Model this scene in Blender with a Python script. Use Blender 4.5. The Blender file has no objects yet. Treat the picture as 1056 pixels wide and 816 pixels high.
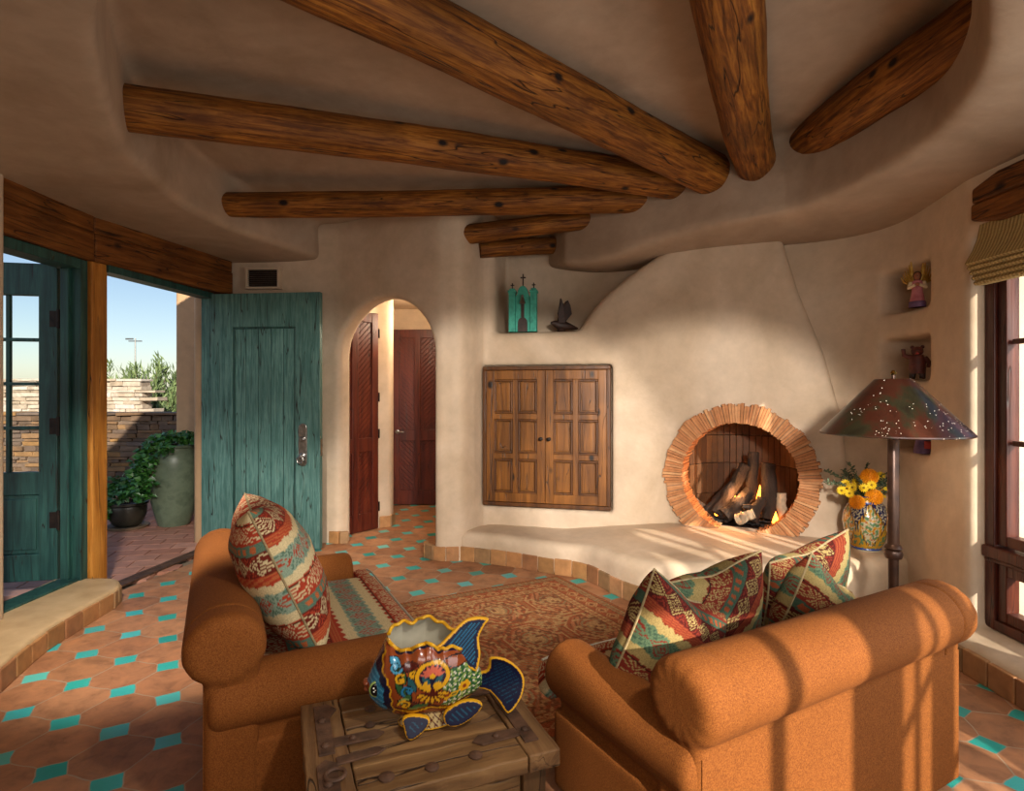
import bpy, bmesh, math, random
import numpy as np
from mathutils import Vector, Matrix, noise as mnoise

rnd = random.Random(7)
scene = bpy.context.scene
COL = scene.collection
PI = math.pi
EYE = 1.5                     # lens height
FPX, CX, CY = 600.0, 528.0, 405.0


def P(px, py, Y):
    """world point seen at pixel px,py at depth Y"""
    return Vector(((px - CX) / FPX * Y, Y, EYE - (py - CY) / FPX * Y))


def G(px, py, z=0.0):
    return P(px, py, (EYE - z) * FPX / (py - CY))


def H(h):
    h = h.lstrip('#')
    c = [int(h[i:i + 2], 16) / 255 for i in (0, 2, 4)]
    return tuple(x / 12.92 if x <= 0.04045 else ((x + 0.055) / 1.055) ** 2.4 for x in c)


def H4(h):
    return H(h) + (1.0,)


# ------------------------------------------------------------------ objects
def tag(o, label=None, cat=None, group=None, kind=None):
    if label: o['label'] = label
    if cat: o['category'] = cat
    if group: o['group'] = group
    if kind: o['kind'] = kind
    return o


def empty(name, loc=(0, 0, 0), rz=0.0, label=None, cat=None, group=None, kind=None):
    o = bpy.data.objects.new(name, None)
    o.empty_display_size = 0.1
    COL.objects.link(o)
    o.location = loc
    o.rotation_euler = (0, 0, rz)
    return tag(o, label, cat, group, kind)


def mesh_obj(name, verts, faces, mat, parent=None, smooth=40, colors=None, uvs=None):
    me = bpy.data.meshes.new(name)
    me.from_pydata([tuple(v) for v in verts], [], [tuple(f) for f in faces])
    if smooth:
        me.polygons.foreach_set('use_smooth', [True] * len(me.polygons))
        if smooth < 180:
            me.set_sharp_from_angle(angle=math.radians(smooth))
    if colors is not None:
        at = me.color_attributes.new('Col', 'FLOAT_COLOR', 'POINT')
        arr = np.ones((len(me.vertices), 4), dtype=np.float32)
        arr[:, :3] = np.asarray(colors, dtype=np.float32)
        at.data.foreach_set('color', arr.ravel())
    me.update()
    o = bpy.data.objects.new(name, me)
    if mat: me.materials.append(mat)
    COL.objects.link(o)
    if parent: o.parent = parent
    return o


def copy_tree(o, parent=None):
    c = o.copy()
    COL.objects.link(c)
    c.parent = parent
    for ch in list(o.children):
        copy_tree(ch, c)
    return c


def bevel(o, w=0.004, seg=2):
    m = o.modifiers.new('bevel', 'BEVEL')
    m.width = w
    m.segments = seg
    m.limit_method = 'ANGLE'
    m.angle_limit = math.radians(40)
    return o


class MB:
    """collects shapes for ONE mesh object"""
    def __init__(s):
        s.v, s.f = [], []

    def add(s, verts, faces, M=None):
        b = len(s.v)
        if M is not None: verts = [M @ Vector(v) for v in verts]
        s.v += [tuple(v) for v in verts]
        s.f += [tuple(i + b for i in f) for f in faces]
        return s

    def box(s, c, size, M=None, jit=0.0, taper=None):
        x, y, z = [a / 2 for a in size]
        vs = []
        for dz in (-1, 1):
            for dy in (-1, 1):
                for dx in (-1, 1):
                    k = 1.0 if taper is None or dz < 0 else taper
                    vs.append((c[0] + dx * x * k + rnd.uniform(-jit, jit), c[1] + dy * y * k + rnd.uniform(-jit, jit), c[2] + dz * z + rnd.uniform(-jit, jit)))
        fs = [(0, 2, 3, 1), (4, 5, 7, 6), (0, 1, 5, 4), (2, 6, 7, 3), (0, 4, 6, 2), (1, 3, 7, 5)]
        return s.add(vs, fs, M)

    def box2(s, a, b, M=None, jit=0.0):
        return s.box([(p + q) / 2 for p, q in zip(a, b)], [abs(q - p) for p, q in zip(a, b)], M, jit)

    def prism(s, poly, z0, z1, M=None):
        n = len(poly)
        ar = sum(poly[i][0] * poly[(i + 1) % n][1] - poly[(i + 1) % n][0] * poly[i][1] for i in range(n))
        if ar < 0: poly = poly[::-1]
        vs = [(p[0], p[1], z0) for p in poly] + [(p[0], p[1], z1) for p in poly]
        fs = [tuple(range(n - 1, -1, -1)), tuple(range(n, 2 * n))]
        for i in range(n):
            j = (i + 1) % n
            fs.append((i, j, n + j, n + i))
        return s.add(vs, fs, M)

    def lathe(s, prof, seg=32, M=None, cap=True):
        vs, fs = [], []
        n = len(prof)
        for k in range(seg):
            a = 2 * PI * k / seg
            for r, z in prof:
                vs.append((r * math.cos(a), r * math.sin(a), z))
        for k in range(seg):
            k2 = (k + 1) % seg
            for i in range(n - 1):
                fs.append((k * n + i, k2 * n + i, k2 * n + i + 1, k * n + i + 1))
        if cap:
            if prof[0][0] > 1e-5: fs.append(tuple(k * n for k in range(seg - 1, -1, -1)))
            if prof[-1][0] > 1e-5: fs.append(tuple(k * n + n - 1 for k in range(seg)))
        return s.add(vs, fs, M)

    def tube(s, pts, radii, seg=12, M=None, wob=0.0, sq=(1, 1)):
        pts = [Vector(p) for p in pts]
        if not hasattr(radii, '__len__'): radii = [radii] * len(pts)
        vs, fs = [], []
        up = Vector((0, 0, 1))
        t0 = (pts[1] - pts[0]).normalized()
        if abs(t0.dot(up)) > .95: up = Vector((0, 1, 0))
        sd = t0.cross(up).normalized()
        for i, p in enumerate(pts):
            t = (pts[min(i + 1, len(pts) - 1)] - pts[max(i - 1, 0)]).normalized()
            sd = (sd - t * sd.dot(t)).normalized()
            nn = sd.cross(t)
            for k in range(seg):
                a = 2 * PI * k / seg
                r = radii[i] * (1 + rnd.uniform(-wob, wob))
                vs.append(p + sd * (r * sq[0] * math.cos(a)) + nn * (r * sq[1] * math.sin(a)))
        for i in range(len(pts) - 1):
            for k in range(seg):
                k2 = (k + 1) % seg
                fs.append((i * seg + k, i * seg + k2, (i + 1) * seg + k2, (i + 1) * seg + k))
        fs.append(tuple(range(seg - 1, -1, -1)))
        b = (len(pts) - 1) * seg
        fs.append(tuple(b + k for k in range(seg)))
        fs = [f[::-1] for f in fs]
        return s.add(vs, fs, M)

    def ball(s, c, r, M=None, seg=16, rings=10):
        if not hasattr(r, '__len__'): r = (r, r, r)
        vs, fs = [], []
        for i in range(1, rings):
            th = PI * i / rings
            for k in range(seg):
                a = 2 * PI * k / seg
                vs.append((c[0] + r[0] * math.sin(th) * math.cos(a), c[1] + r[1] * math.sin(th) * math.sin(a), c[2] + r[2] * math.cos(th)))
        t, b = len(vs), len(vs) + 1
        vs += [(c[0], c[1], c[2] + r[2]), (c[0], c[1], c[2] - r[2])]
        for i in range(rings - 2):
            for k in range(seg):
                k2 = (k + 1) % seg
                fs.append((i * seg + k, (i + 1) * seg + k, (i + 1) * seg + k2, i * seg + k2))
        for k in range(seg):
            k2 = (k + 1) % seg
            fs.append((t, k, k2))
            o = (rings - 2) * seg
            fs.append((b, o + k2, o + k))
        return s.add(vs, fs, M)

    def build(s, name, mat, parent=None, smooth=40, bev=0, colors=None):
        o = mesh_obj(name, s.v, s.f, mat, parent, smooth, colors)
        if bev: bevel(o, bev)
        return o


def frame_M(o, ax, az):
    """matrix with local X along ax and local Z near az"""
    ax = Vector(ax).normalized()
    az = Vector(az)
    ay = az.cross(ax).normalized()
    az = ax.cross(ay)
    return Matrix(((ax.x, ay.x, az.x, o[0]), (ax.y, ay.y, az.y, o[1]), (ax.z, ay.z, az.z, o[2]), (0, 0, 0, 1)))


# ------------------------------------------------------------------ implicit shapes -> mesh
def smax(a, b, k):
    h = np.clip(0.5 - 0.5 * (b - a) / k, 0, 1)
    return b * (1 - h) + a * h + k * h * (1 - h)


def smin(a, b, k):
    h = np.clip(0.5 + 0.5 * (b - a) / k, 0, 1)
    return b * (1 - h) + a * h - k * h * (1 - h)


def poly_sdf(X, Y, pts):
    """signed distance to a closed plan polygon, negative inside"""
    X, Y = np.broadcast_arrays(X, Y)
    d = np.full(X.shape, 1e9)
    ins = np.zeros(X.shape, bool)
    n = len(pts)
    for i in range(n):
        ax, ay = pts[i][0], pts[i][1]
        bx, by = pts[(i + 1) % n][0], pts[(i + 1) % n][1]
        ex, ey = bx - ax, by - ay
        wx, wy = X - ax, Y - ay
        t = np.clip((wx * ex + wy * ey) / (ex * ex + ey * ey + 1e-12), 0, 1)
        d = np.minimum(d, (wx - ex * t) ** 2 + (wy - ey * t) ** 2)
        if by != ay:
            c = ((ay > Y) != (by > Y)) & (X < (bx - ax) * (Y - ay) / (by - ay) + ax)
            ins ^= c
    d = np.sqrt(d)
    return np.where(ins, -d, d)


def box_sdf(X, Y, Z, c, h, r=0.0):
    qx, qy, qz = np.abs(X - c[0]) - h[0] + r, np.abs(Y - c[1]) - h[1] + r, np.abs(Z - c[2]) - h[2] + r
    o = np.sqrt(np.maximum(qx, 0) ** 2 + np.maximum(qy, 0) ** 2 + np.maximum(qz, 0) ** 2)
    return o + np.minimum(np.maximum(qx, np.maximum(qy, qz)), 0) - r


def cap_sdf(X, Y, Z, a, b, r):
    a, b = np.array(a, float), np.array(b, float)
    e = b - a
    t = np.clip(((X - a[0]) * e[0] + (Y - a[1]) * e[1] + (Z - a[2]) * e[2]) / (e @ e), 0, 1)
    return np.sqrt((X - a[0] - t * e[0]) ** 2 + (Y - a[1] - t * e[1]) ** 2 + (Z - a[2] - t * e[2]) ** 2) - r


def surfnet(f, lo, hi, h):
    """naive surface nets of f<0 inside the box lo..hi"""
    n = [int(math.ceil((b - a) / h)) + 1 for a, b in zip(lo, hi)]
    ax = [lo[i] + h * np.arange(n[i]) for i in range(3)]
    V = f(ax[0][:, None, None], ax[1][None, :, None], ax[2][None, None, :])
    V = np.array(np.broadcast_to(V, n), dtype=np.float32)
    V = np.pad(V, 1, constant_values=h * 0.5)
    V[V == 0] = 1e-6
    n = [k + 2 for k in n]
    org = [a - h for a in lo]
    I = V < 0
    cs = tuple(k - 1 for k in n)
    S = np.zeros(cs + (3,), np.float32)
    C = np.zeros(cs, np.float32)
    for axis in range(3):
        o1, o2 = [a for a in range(3) if a != axis]
        for d1 in (0, 1):
            for d2 in (0, 1):
                s0, s1 = [None] * 3, [None] * 3
                s0[axis], s1[axis] = slice(0, n[axis] - 1), slice(1, n[axis])
                for a, d in ((o1, d1), (o2, d2)):
                    s0[a] = s1[a] = slice(d, n[a] - 1 + d)
                v0, v1 = V[tuple(s0)], V[tuple(s1)]
                cr = (v0 < 0) != (v1 < 0)
                w = np.nonzero(cr)
                t = v0[w] / (v0[w] - v1[w])
                C[w] += 1
                off = [0, 0, 0]
                off[axis] = t
                off[o1], off[o2] = d1, d2
                for a in range(3):
                    S[w + (np.full(len(w[0]), a),)] += off[a]
    cell = np.nonzero(C > 0)
    idx = np.full(cs, -1, np.int64)
    idx[cell] = np.arange(len(cell[0]))
    pos = np.stack(cell, 1) + S[cell] / C[cell][:, None]
    verts = pos * h + np.array(org)
    faces = []
    for axis in range(3):
        o1, o2 = (axis + 1) % 3, (axis + 2) % 3
        s0, s1 = [slice(1, k - 1) for k in n], [slice(1, k - 1) for k in n]
        s0[axis], s1[axis] = slice(0, n[axis] - 1), slice(1, n[axis])
        a0, a1 = I[tuple(s0)], I[tuple(s1)]
        w = np.nonzero(a0 != a1)
        g = [w[0].copy(), w[1].copy(), w[2].copy()]
        for a in range(3):
            if a != axis: g[a] += 1
        def cid(d1, d2):
            q = [g[0], g[1], g[2]]
            q[o1] = q[o1] + d1
            q[o2] = q[o2] + d2
            return idx[tuple(q)]
        q = np.stack([cid(-1, -1), cid(0, -1), cid(0, 0), cid(-1, 0)], 1)
        flip = ~a0[w]
        q[flip] = q[flip][:, ::-1]
        faces.append(q)
    return verts, np.concatenate(faces)


def sdf_obj(name, f, lo, hi, h, mat, parent=None, smooth=180, relax=0):
    v, q = surfnet(f, lo, hi, h)
    me = bpy.data.meshes.new(name)
    me.vertices.add(len(v))
    me.vertices.foreach_set('co', v.astype(np.float32).ravel())
    me.loops.add(len(q) * 4)
    me.loops.foreach_set('vertex_index', q.astype(np.int32).ravel())
    me.polygons.add(len(q))
    me.polygons.foreach_set('loop_start', np.arange(0, len(q) * 4, 4, dtype=np.int32))
    me.update(calc_edges=True)
    me.validate()
    me.polygons.foreach_set('use_smooth', np.ones(len(me.polygons), dtype=bool))
    if smooth < 180: me.set_sharp_from_angle(angle=math.radians(smooth))
    o = bpy.data.objects.new(name, me)
    if mat: me.materials.append(mat)
    COL.objects.link(o)
    if parent: o.parent = parent
    if relax:
        m = o.modifiers.new('relax', 'SMOOTH')
        m.factor = 0.5
        m.iterations = relax
    return o


def catmull(pts, sub=8, closed=False):
    pts = [Vector(p) for p in pts]
    out = []
    n = len(pts)
    for i in range(n if closed else n - 1):
        if closed:
            p0, p1, p2, p3 = pts[(i - 1) % n], pts[i], pts[(i + 1) % n], pts[(i + 2) % n]
        else:
            p0, p1, p2, p3 = pts[max(i - 1, 0)], pts[i], pts[i + 1], pts[min(i + 2, n - 1)]
        for k in range(sub):
            t = k / sub
            out.append(0.5 * ((2 * p1) + (p2 - p0) * t + (2 * p0 - 5 * p1 + 4 * p2 - p3) * t * t + (3 * p1 - p0 - 3 * p2 + p3) * t ** 3))
    if not closed: out.append(pts[-1])
    return out


# ------------------------------------------------------------------ materials
class NT:
    def __init__(s, name):
        s.m = bpy.data.materials.new(name)
        s.m.use_nodes = True
        s.t = s.m.node_tree
        s.bsdf = s.t.nodes['Principled BSDF']

    def n(s, typ, **kw):
        nd = s.t.nodes.new(typ)
        for k, v in kw.items(): setattr(nd, k, v)
        return nd

    def put(s, sock, v):
        if v is None: return
        if isinstance(v, bpy.types.NodeSocket): s.t.links.new(v, sock)
        else: sock.default_value = v

    def math(s, op, a, b=None, c=None, clamp=False):
        nd = s.n('ShaderNodeMath', operation=op, use_clamp=clamp)
        s.put(nd.inputs[0], a)
        s.put(nd.inputs[1], b)
        s.put(nd.inputs[2], c)
        return nd.outputs[0]

    def coord(s, kind='Object', scale=(1, 1, 1), rot=(0, 0, 0)):
        tc = s.n('ShaderNodeTexCoord')
        mp = s.n('ShaderNodeMapping')
        mp.inputs['Scale'].default_value = scale
        mp.inputs['Rotation'].default_value = rot
        s.t.links.new(tc.outputs[kind], mp.inputs[0])
        return mp.outputs[0]

    def noise(s, vec, scale=5, detail=4, rough=0.55, dist=0.0):
        nd = s.n('ShaderNodeTexNoise')
        s.put(nd.inputs['Vector'], vec)
        nd.inputs['Scale'].default_value = scale
        nd.inputs['Detail'].default_value = detail
        nd.inputs['Roughness'].default_value = rough
        nd.inputs['Distortion'].default_value = dist
        return nd.outputs['Fac']

    def ramp(s, fac, stops, interp='LINEAR'):
        nd = s.n('ShaderNodeValToRGB')
        cr = nd.color_ramp
        cr.interpolation = interp
        while len(cr.elements) < len(stops): cr.elements.new(0.5)
        for e, (p, c) in zip(cr.elements, stops):
            e.position = p
            e.color = H4(c) if isinstance(c, str) else (c if len(c) == 4 else tuple(c) + (1,))
        s.put(nd.inputs[0], fac)
        return nd.outputs[0]

    def mix(s, fac, a, b, mode='MIX'):
        nd = s.n('ShaderNodeMix', data_type='RGBA', blend_type=mode)
        s.put(nd.inputs[0], fac)
        for sk, v in ((nd.inputs[6], a), (nd.inputs[7], b)):
            if isinstance(v, str): v = H4(v)
            s.put(sk, v)
        return nd.outputs[2]

    def bump(s, h, strength=0.3, dist=0.01):
        nd = s.n('ShaderNodeBump')
        nd.inputs['Strength'].default_value = strength
        nd.inputs['Distance'].default_value = dist
        s.put(nd.inputs['Height'], h)
        s.t.links.new(nd.outputs[0], s.bsdf.inputs['Normal'])

    def out(s, color=None, rough=0.6, metal=0.0, spec=None):
        if isinstance(color, str): color = H4(color)
        s.put(s.bsdf.inputs['Base Color'], color)
        s.put(s.bsdf.inputs['Roughness'], rough)
        s.put(s.bsdf.inputs['Metallic'], metal)
        if spec is not None: s.bsdf.inputs['Specular IOR Level'].default_value = spec
        return s.m


def mat_noise(name, c1, c2, scale=5, rough=0.6, bump=0.2, stretch=(1, 1, 1), metal=0.0, detail=5, bscale=None, bdist=0.004, c3=None, spec=None):
    t = NT(name)
    v = t.coord('Object', stretch)
    f = t.noise(v, scale, detail)
    st = [(0.3, c1), (0.7, c2)] if c3 is None else [(0.25, c1), (0.5, c2), (0.75, c3)]
    c = t.ramp(f, st)
    if bump: t.bump(t.noise(v, bscale or scale * 4, 4), bump, bdist)
    return t.out(c, rough, metal, spec)


def mat_island(name, cols, rough=0.6, scale=12, amt=0.5, bump=0.25, spec=None, bdist=0.004):
    """each loose piece of the mesh (tile, stone, plank) takes a tone of its own"""
    t = NT(name)
    g = t.n('ShaderNodeNewGeometry')
    base = t.ramp(g.outputs['Random Per Island'], [(i / max(1, len(cols) - 1), c) for i, c in enumerate(cols)])
    v = t.coord('Object')
    f = t.noise(v, scale, 5)
    d = t.ramp(f, [(0.3, (1 - amt,) * 3), (0.7, (1, 1, 1))])
    c = t.mix(1.0, base, d, 'MULTIPLY')
    if bump: t.bump(t.noise(v, scale * 3, 4), bump, bdist)
    return t.out(c, rough, 0, spec)


def mat_vcol(name, rough=0.8, fabric=0.0, spec=None, coat=0.0, weave=220):
    t = NT(name)
    a = t.n('ShaderNodeVertexColor', layer_name='Col')
    c = a.outputs[0]
    if fabric:
        v = t.coord('Object')
        f = t.noise(v, weave, 2)
        c = t.mix(1.0, c, t.ramp(f, [(0.35, (1 - fabric,) * 3), (0.65, (1.08,) * 3)]), 'MULTIPLY')
        t.bump(f, 0.35, 0.002)
    t.out(c, rough, 0, spec)
    if coat:
        t.bsdf.inputs['Coat Weight'].default_value = coat
        t.bsdf.inputs['Coat Roughness'].default_value = 0.08
    return t.m


def mat_wood(name, dark, mid, light, axis=0, rough=0.55, scale=6, knots=False, spec=0.4, bump=0.35):
    """grain runs along the local axis"""
    t = NT(name)
    st = [9.0, 9.0, 9.0]
    st[axis] = 0.7
    v = t.coord('Object', tuple(st))
    f = t.noise(v, scale * 0.35, 6, 0.65, 0.6)
    c = t.ramp(f, [(0.28, dark), (0.45, mid), (0.62, light), (0.8, mid)])
    v2 = t.coord('Object')
    big = t.noise(v2, 2.5, 3)
    c = t.mix(t.ramp(big, [(0.35, (0, 0, 0)), (0.7, (0.55,) * 3)]), c, dark)
    st3 = [4.0, 4.0, 4.0]
    st3[axis] = 0.25
    v3 = t.coord('Object', tuple(st3))
    ck = t.noise(v3, 3.0, 2, 0.5, 0.3)
    band = t.math('ABSOLUTE', t.math('SUBTRACT', ck, 0.5))
    crack = t.ramp(band, [(0.0, (1, 1, 1)), (0.008, (0, 0, 0))])
    c = t.mix(crack, c, '#1c0d05')
    if knots:
        st2 = [3.0, 5.0, 5.0]
        st2 = [5.0, 5.0, 5.0]
        st2[axis] = 3.2
        vo = t.n('ShaderNodeTexVoronoi')
        vo.inputs['Scale'].default_value = 1.0
        t.put(vo.inputs['Vector'], t.coord('Object', tuple(st2)))
        kn = t.ramp(vo.outputs['Distance'], [(0.08, (1, 1, 1)), (0.16, (0, 0, 0))])
        c = t.mix(kn, c, '#170a04')
    t.bump(t.math('SUBTRACT', f, t.math('MULTIPLY', crack, 0.8)), bump, 0.008)
    return t.out(c, rough, 0, spec)


def mat_glass(name, tint=(1, 1, 1, 1)):
    t = NT(name)
    t.out(tint, 0.0, 0, 0.5)
    # window pane: mostly clear with a weak mirror, so daylight passes
    gl = t.n('ShaderNodeBsdfGlossy')
    gl.inputs['Roughness'].default_value = 0.02
    tr = t.n('ShaderNodeBsdfTransparent')
    tr.inputs['Color'].default_value = tint
    fr = t.n('ShaderNodeFresnel')
    fr.inputs['IOR'].default_value = 1.45
    mx = t.n('ShaderNodeMixShader')
    bf = t.n('ShaderNodeNewGeometry')
    t.put(mx.inputs[0], t.math('MULTIPLY', fr.outputs[0], t.math('SUBTRACT', 1.0, bf.outputs['Backfacing'])))
    t.t.links.new(tr.outputs[0], mx.inputs[1])
    t.t.links.new(gl.outputs[0], mx.inputs[2])
    t.t.links.new(mx.outputs[0], t.t.nodes['Material Output'].inputs['Surface'])
    return t.m


def mat_emit(name, col, strength):
    t = NT(name)
    t.out(col, 0.5)
    t.bsdf.inputs['Emission Color'].default_value = H4(col)
    t.bsdf.inputs['Emission Strength'].default_value = strength
    return t.m
# ================================================================== materials of the place
def plaster_mat(name, c1, c2, c3):
    t = NT(name)
    v = t.coord('Object')
    big = t.noise(v, 1.1, 5, 0.6, 0.8)
    c = t.ramp(big, [(0.3, c1), (0.5, c2), (0.72, c3)])
    sm = t.noise(v, 7.0, 6, 0.65)
    c = t.mix(1.0, c, t.ramp(sm, [(0.3, (0.88,) * 3), (0.7, (1.05,) * 3)]), 'MULTIPLY')
    t.bump(t.math('ADD', t.math('MULTIPLY', t.noise(v, 3.5, 4), 1.0), t.math('MULTIPLY', t.noise(v, 18, 4), 0.25)), 0.35, 0.02)
    return t.out(c, 0.62, 0, 0.3)


M = {}
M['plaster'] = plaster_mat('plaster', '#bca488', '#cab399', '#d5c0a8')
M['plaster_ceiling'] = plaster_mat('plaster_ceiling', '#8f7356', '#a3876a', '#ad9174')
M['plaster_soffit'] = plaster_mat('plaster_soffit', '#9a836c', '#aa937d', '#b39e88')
M['plaster_out'] = plaster_mat('plaster_out', '#ad8a68', '#b8956f', '#c09c77')
M['viga'] = mat_wood('viga_wood', '#3a1d08', '#784413', '#a86c28', 0, 0.6, 15, True, 0.25, 0.8)
M['lintel'] = mat_wood('lintel_wood', '#3c2009', '#6d3d14', '#8b5623', 0, 0.6, 10, True, 0.25, 0.5)
M['post'] = mat_wood('post_wood', '#7a4612', '#aa6d24', '#c98b3c', 2, 0.5, 7)
M['teal_door'] = mat_wood('teal_paint', '#35544f', '#4b736d', '#688e86', 2, 0.5, 16, spec=0.3, bump=0.2)
M['teal_dark'] = mat_wood('dark_teal_paint', '#122826', '#1f4540', '#305b52', 2, 0.45, 7, spec=0.4, bump=0.2)
M['mahogany'] = mat_wood('mahogany', '#34100a', '#562014', '#6c2e1b', 2, 0.4, 6)
M['window_wood'] = mat_wood('window_wood', '#2c100a', '#4a1e12', '#5d2b19', 2, 0.35, 6)
M['cab'] = mat_wood('cabinet_wood', '#4a2a0d', '#774818', '#965f25', 2, 0.45, 5, True)
M['cab_dark'] = mat_wood('cabinet_edge', '#341c09', '#5a3413', '#6f441c', 2, 0.45, 5)
M['band'] = mat_island('clay_band_tile', ['#8d6840', '#a67646', '#b98653', '#a0633c', '#94744f', '#ae7c4c', '#bd8a5f'], 0.6, 14, 0.35, 0.3)
M['sliver'] = mat_island('stacked_clay_sliver', ['#b87a4a', '#c98a57', '#d49a69', '#bd8052', '#c2804f', '#dba673'], 0.75, 25, 0.3, 0.3)
M['firebrick'] = mat_island('firebox_tile', ['#5f3c22', '#704826', '#54341d', '#674122', '#774d2a'], 0.7, 14, 0.35, 0.3)
M['iron'] = mat_noise('dark_iron', '#1c1512', '#33261f', 20, 0.5, 0.2, metal=0.6)
M['rust_iron'] = mat_noise('rusted_iron', '#3b281d', '#6b4c38', 20, 0.65, 0.4, metal=0.25)
M['steel'] = mat_noise('brushed_steel', '#85827f', '#aaa7a2', 30, 0.32, 0.05, metal=1.0)
M['glass'] = mat_glass('window_glass', (0.97, 0.98, 0.98, 1))
M['ledge_stone'] = mat_noise('ledge_plaster', '#a98d66', '#c4a880', 6, 0.55, 0.2)
M['grout'] = mat_noise('grout', '#7d6c5c', '#95836f', 20, 0.85, 0.2)


def floor_mat():
    t = NT('clay_octagon_floor_with_turquoise_dots')
    tc = t.n('ShaderNodeTexCoord')
    nz = t.n('ShaderNodeTexNoise')
    nz.inputs['Scale'].default_value = 6.0
    t.put(nz.inputs['Vector'], tc.outputs['Object'])
    sp = t.n('ShaderNodeSeparateXYZ')
    t.put(sp.inputs[0], tc.outputs['Object'])
    nsp = t.n('ShaderNodeSeparateColor')
    t.put(nsp.inputs[0], nz.outputs['Color'])
    x = t.math('ADD', sp.outputs[0], t.math('MULTIPLY', t.math('SUBTRACT', nsp.outputs[0], 0.5), 0.035))
    y = t.math('ADD', sp.outputs[1], t.math('MULTIPLY', t.math('SUBTRACT', nsp.outputs[1], 0.5), 0.035))
    th = math.radians(-14.4)
    d = 0.2835
    c, s = math.cos(th) / d, math.sin(th) / d
    x0, y0 = -1.684, 2.849
    xr, yr = t.math('SUBTRACT', x, x0), t.math('SUBTRACT', y, y0)
    p = t.math('ADD', t.math('MULTIPLY', xr, c), t.math('MULTIPLY', yr, s))
    q = t.math('ADD', t.math('MULTIPLY', xr, -s), t.math('MULTIPLY', yr, c))
    fp = t.math('ABSOLUTE', t.math('SUBTRACT', p, t.math('ROUND', p)))
    fq = t.math('ABSOLUTE', t.math('SUBTRACT', q, t.math('ROUND', q)))
    l1 = t.math('ADD', fp, fq)
    dot = t.math('LESS_THAN', l1, 0.25)
    g1 = t.math('LESS_THAN', t.math('MINIMUM', fp, fq), 0.011)
    g2 = t.math('LESS_THAN', t.math('ABSOLUTE', t.math('SUBTRACT', l1, 0.262)), 0.014)
    grout = t.math('MULTIPLY', t.math('MAXIMUM', g1, g2), t.math('SUBTRACT', 1.0, dot))
    cb = t.n('ShaderNodeCombineXYZ')
    t.put(cb.inputs[0], t.math('FLOOR', p))
    t.put(cb.inputs[1], t.math('FLOOR', q))
    wn = t.n('ShaderNodeTexWhiteNoise', noise_dimensions='2D')
    t.put(wn.inputs['Vector'], cb.outputs[0])
    tile = t.ramp(wn.outputs['Value'], [(0.0, '#8f6142'), (0.25, '#a97550'), (0.5, '#9e6a47'), (0.75, '#b5825c'), (1.0, '#a06f4b')])
    v = t.coord('Object')
    mot = t.noise(v, 9, 6, 0.65, 0.5)
    tile = t.mix(1.0, tile, t.ramp(mot, [(0.28, (0.55, 0.52, 0.50)), (0.5, (0.95,) * 3), (0.72, (1.25, 1.2, 1.12))]), 'MULTIPLY')
    cb2 = t.n('ShaderNodeCombineXYZ')
    t.put(cb2.inputs[0], t.math('ROUND', p))
    t.put(cb2.inputs[1], t.math('ROUND', q))
    wn2 = t.n('ShaderNodeTexWhiteNoise', noise_dimensions='2D')
    t.put(wn2.inputs['Vector'], cb2.outputs[0])
    teal = t.ramp(wn2.outputs['Value'], [(0.0, '#1f8f86'), (0.35, '#2fa79c'), (0.7, '#38aeb0'), (1.0, '#58beb2')])
    col = t.mix(grout, tile, '#a08a72')
    col = t.mix(dot, col, teal)
    hgt = t.math('SUBTRACT', t.math('MULTIPLY', mot, 0.35), t.math('MULTIPLY', grout, 0.7))
    t.bump(hgt, 0.5, 0.012)
    rough = t.math('SUBTRACT', 0.55, t.math('MULTIPLY', dot, 0.27))
    return t.out(col, rough, 0, 0.5)


M['floor'] = floor_mat()


def struct(o):
    o['kind'] = 'structure'
    return o


# ================================================================== floor and outside ground
THR_A, THR_B = (-2.985, 4.30), (-2.66, 5.80)      # threshold line of the entry
b = MB()
b.prism([(-2.5, -1.7), (2.9, -1.7), (2.95, 5.0), (2.2, 6.0), (-0.2, 9.2), (-2.6, 9.2), (-2.62, 5.95), THR_B, THR_A, (-3.25, 4.2), (-3.3, 3.4), (-2.75, 2.4)], -0.15, 0.0)
floor = struct(b.build('floor', M['floor'], smooth=0))

# ================================================================== ceiling with its round raised well
RING = [(-1.93, 5.70), (-2.15, 5.22), (-2.31, 4.75), (-2.36, 4.20), (-2.22, 3.52), (-2.13, 3.20), (-1.71, 2.44), (-1.35, 1.96), (-0.75, 1.45), (0.1, 1.22),
        (0.95, 1.38), (1.59, 1.93), (1.94, 2.45), (2.11, 3.13), (1.99, 3.96), (1.53, 4.42), (1.27, 4.70), (0.86, 5.06), (0.48, 5.42)]
ringc = [(p.x, p.y) for p in catmull([Vector((a, b_, 0)) for a, b_ in RING], 5)] + [(0.36, 5.8), (0.36, 6.6), (-1.95, 6.6)]


def f_ceiling(X, Y, Z):
    dr = poly_sdf(X, Y, ringc)
    zu = 2.745 - 0.02 * X + 0.05 * np.exp(-np.abs(dr) / 0.35) - 0.11 * np.exp(-((X - 0.75) ** 2 + (Y - 5.3) ** 2) / 0.30) + 0 * Y
    sof = smax(-dr + 0.02 * np.sin(X * 3.1 + Z * 2), zu - Z, 0.06)
    zc = 3.31 - 0.13 * np.clip((Y - 4.2) / 1.4, 0, 1)
    d = smin(sof, zc - Z, 0.05)
    d = np.maximum(d, Z - 3.62)
    return np.maximum(d, poly_sdf(X, Y, [(-3.55, -1.85), (3.1, -1.85), (3.2, 6.3), (-2.7, 6.35), (-3.3, 4.4), (-3.45, 3.3)]))


struct(sdf_obj('ceiling', f_ceiling, (-3.6, -1.95, 2.52), (3.25, 6.45, 3.7), 0.032, M['plaster_soffit']))

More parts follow.
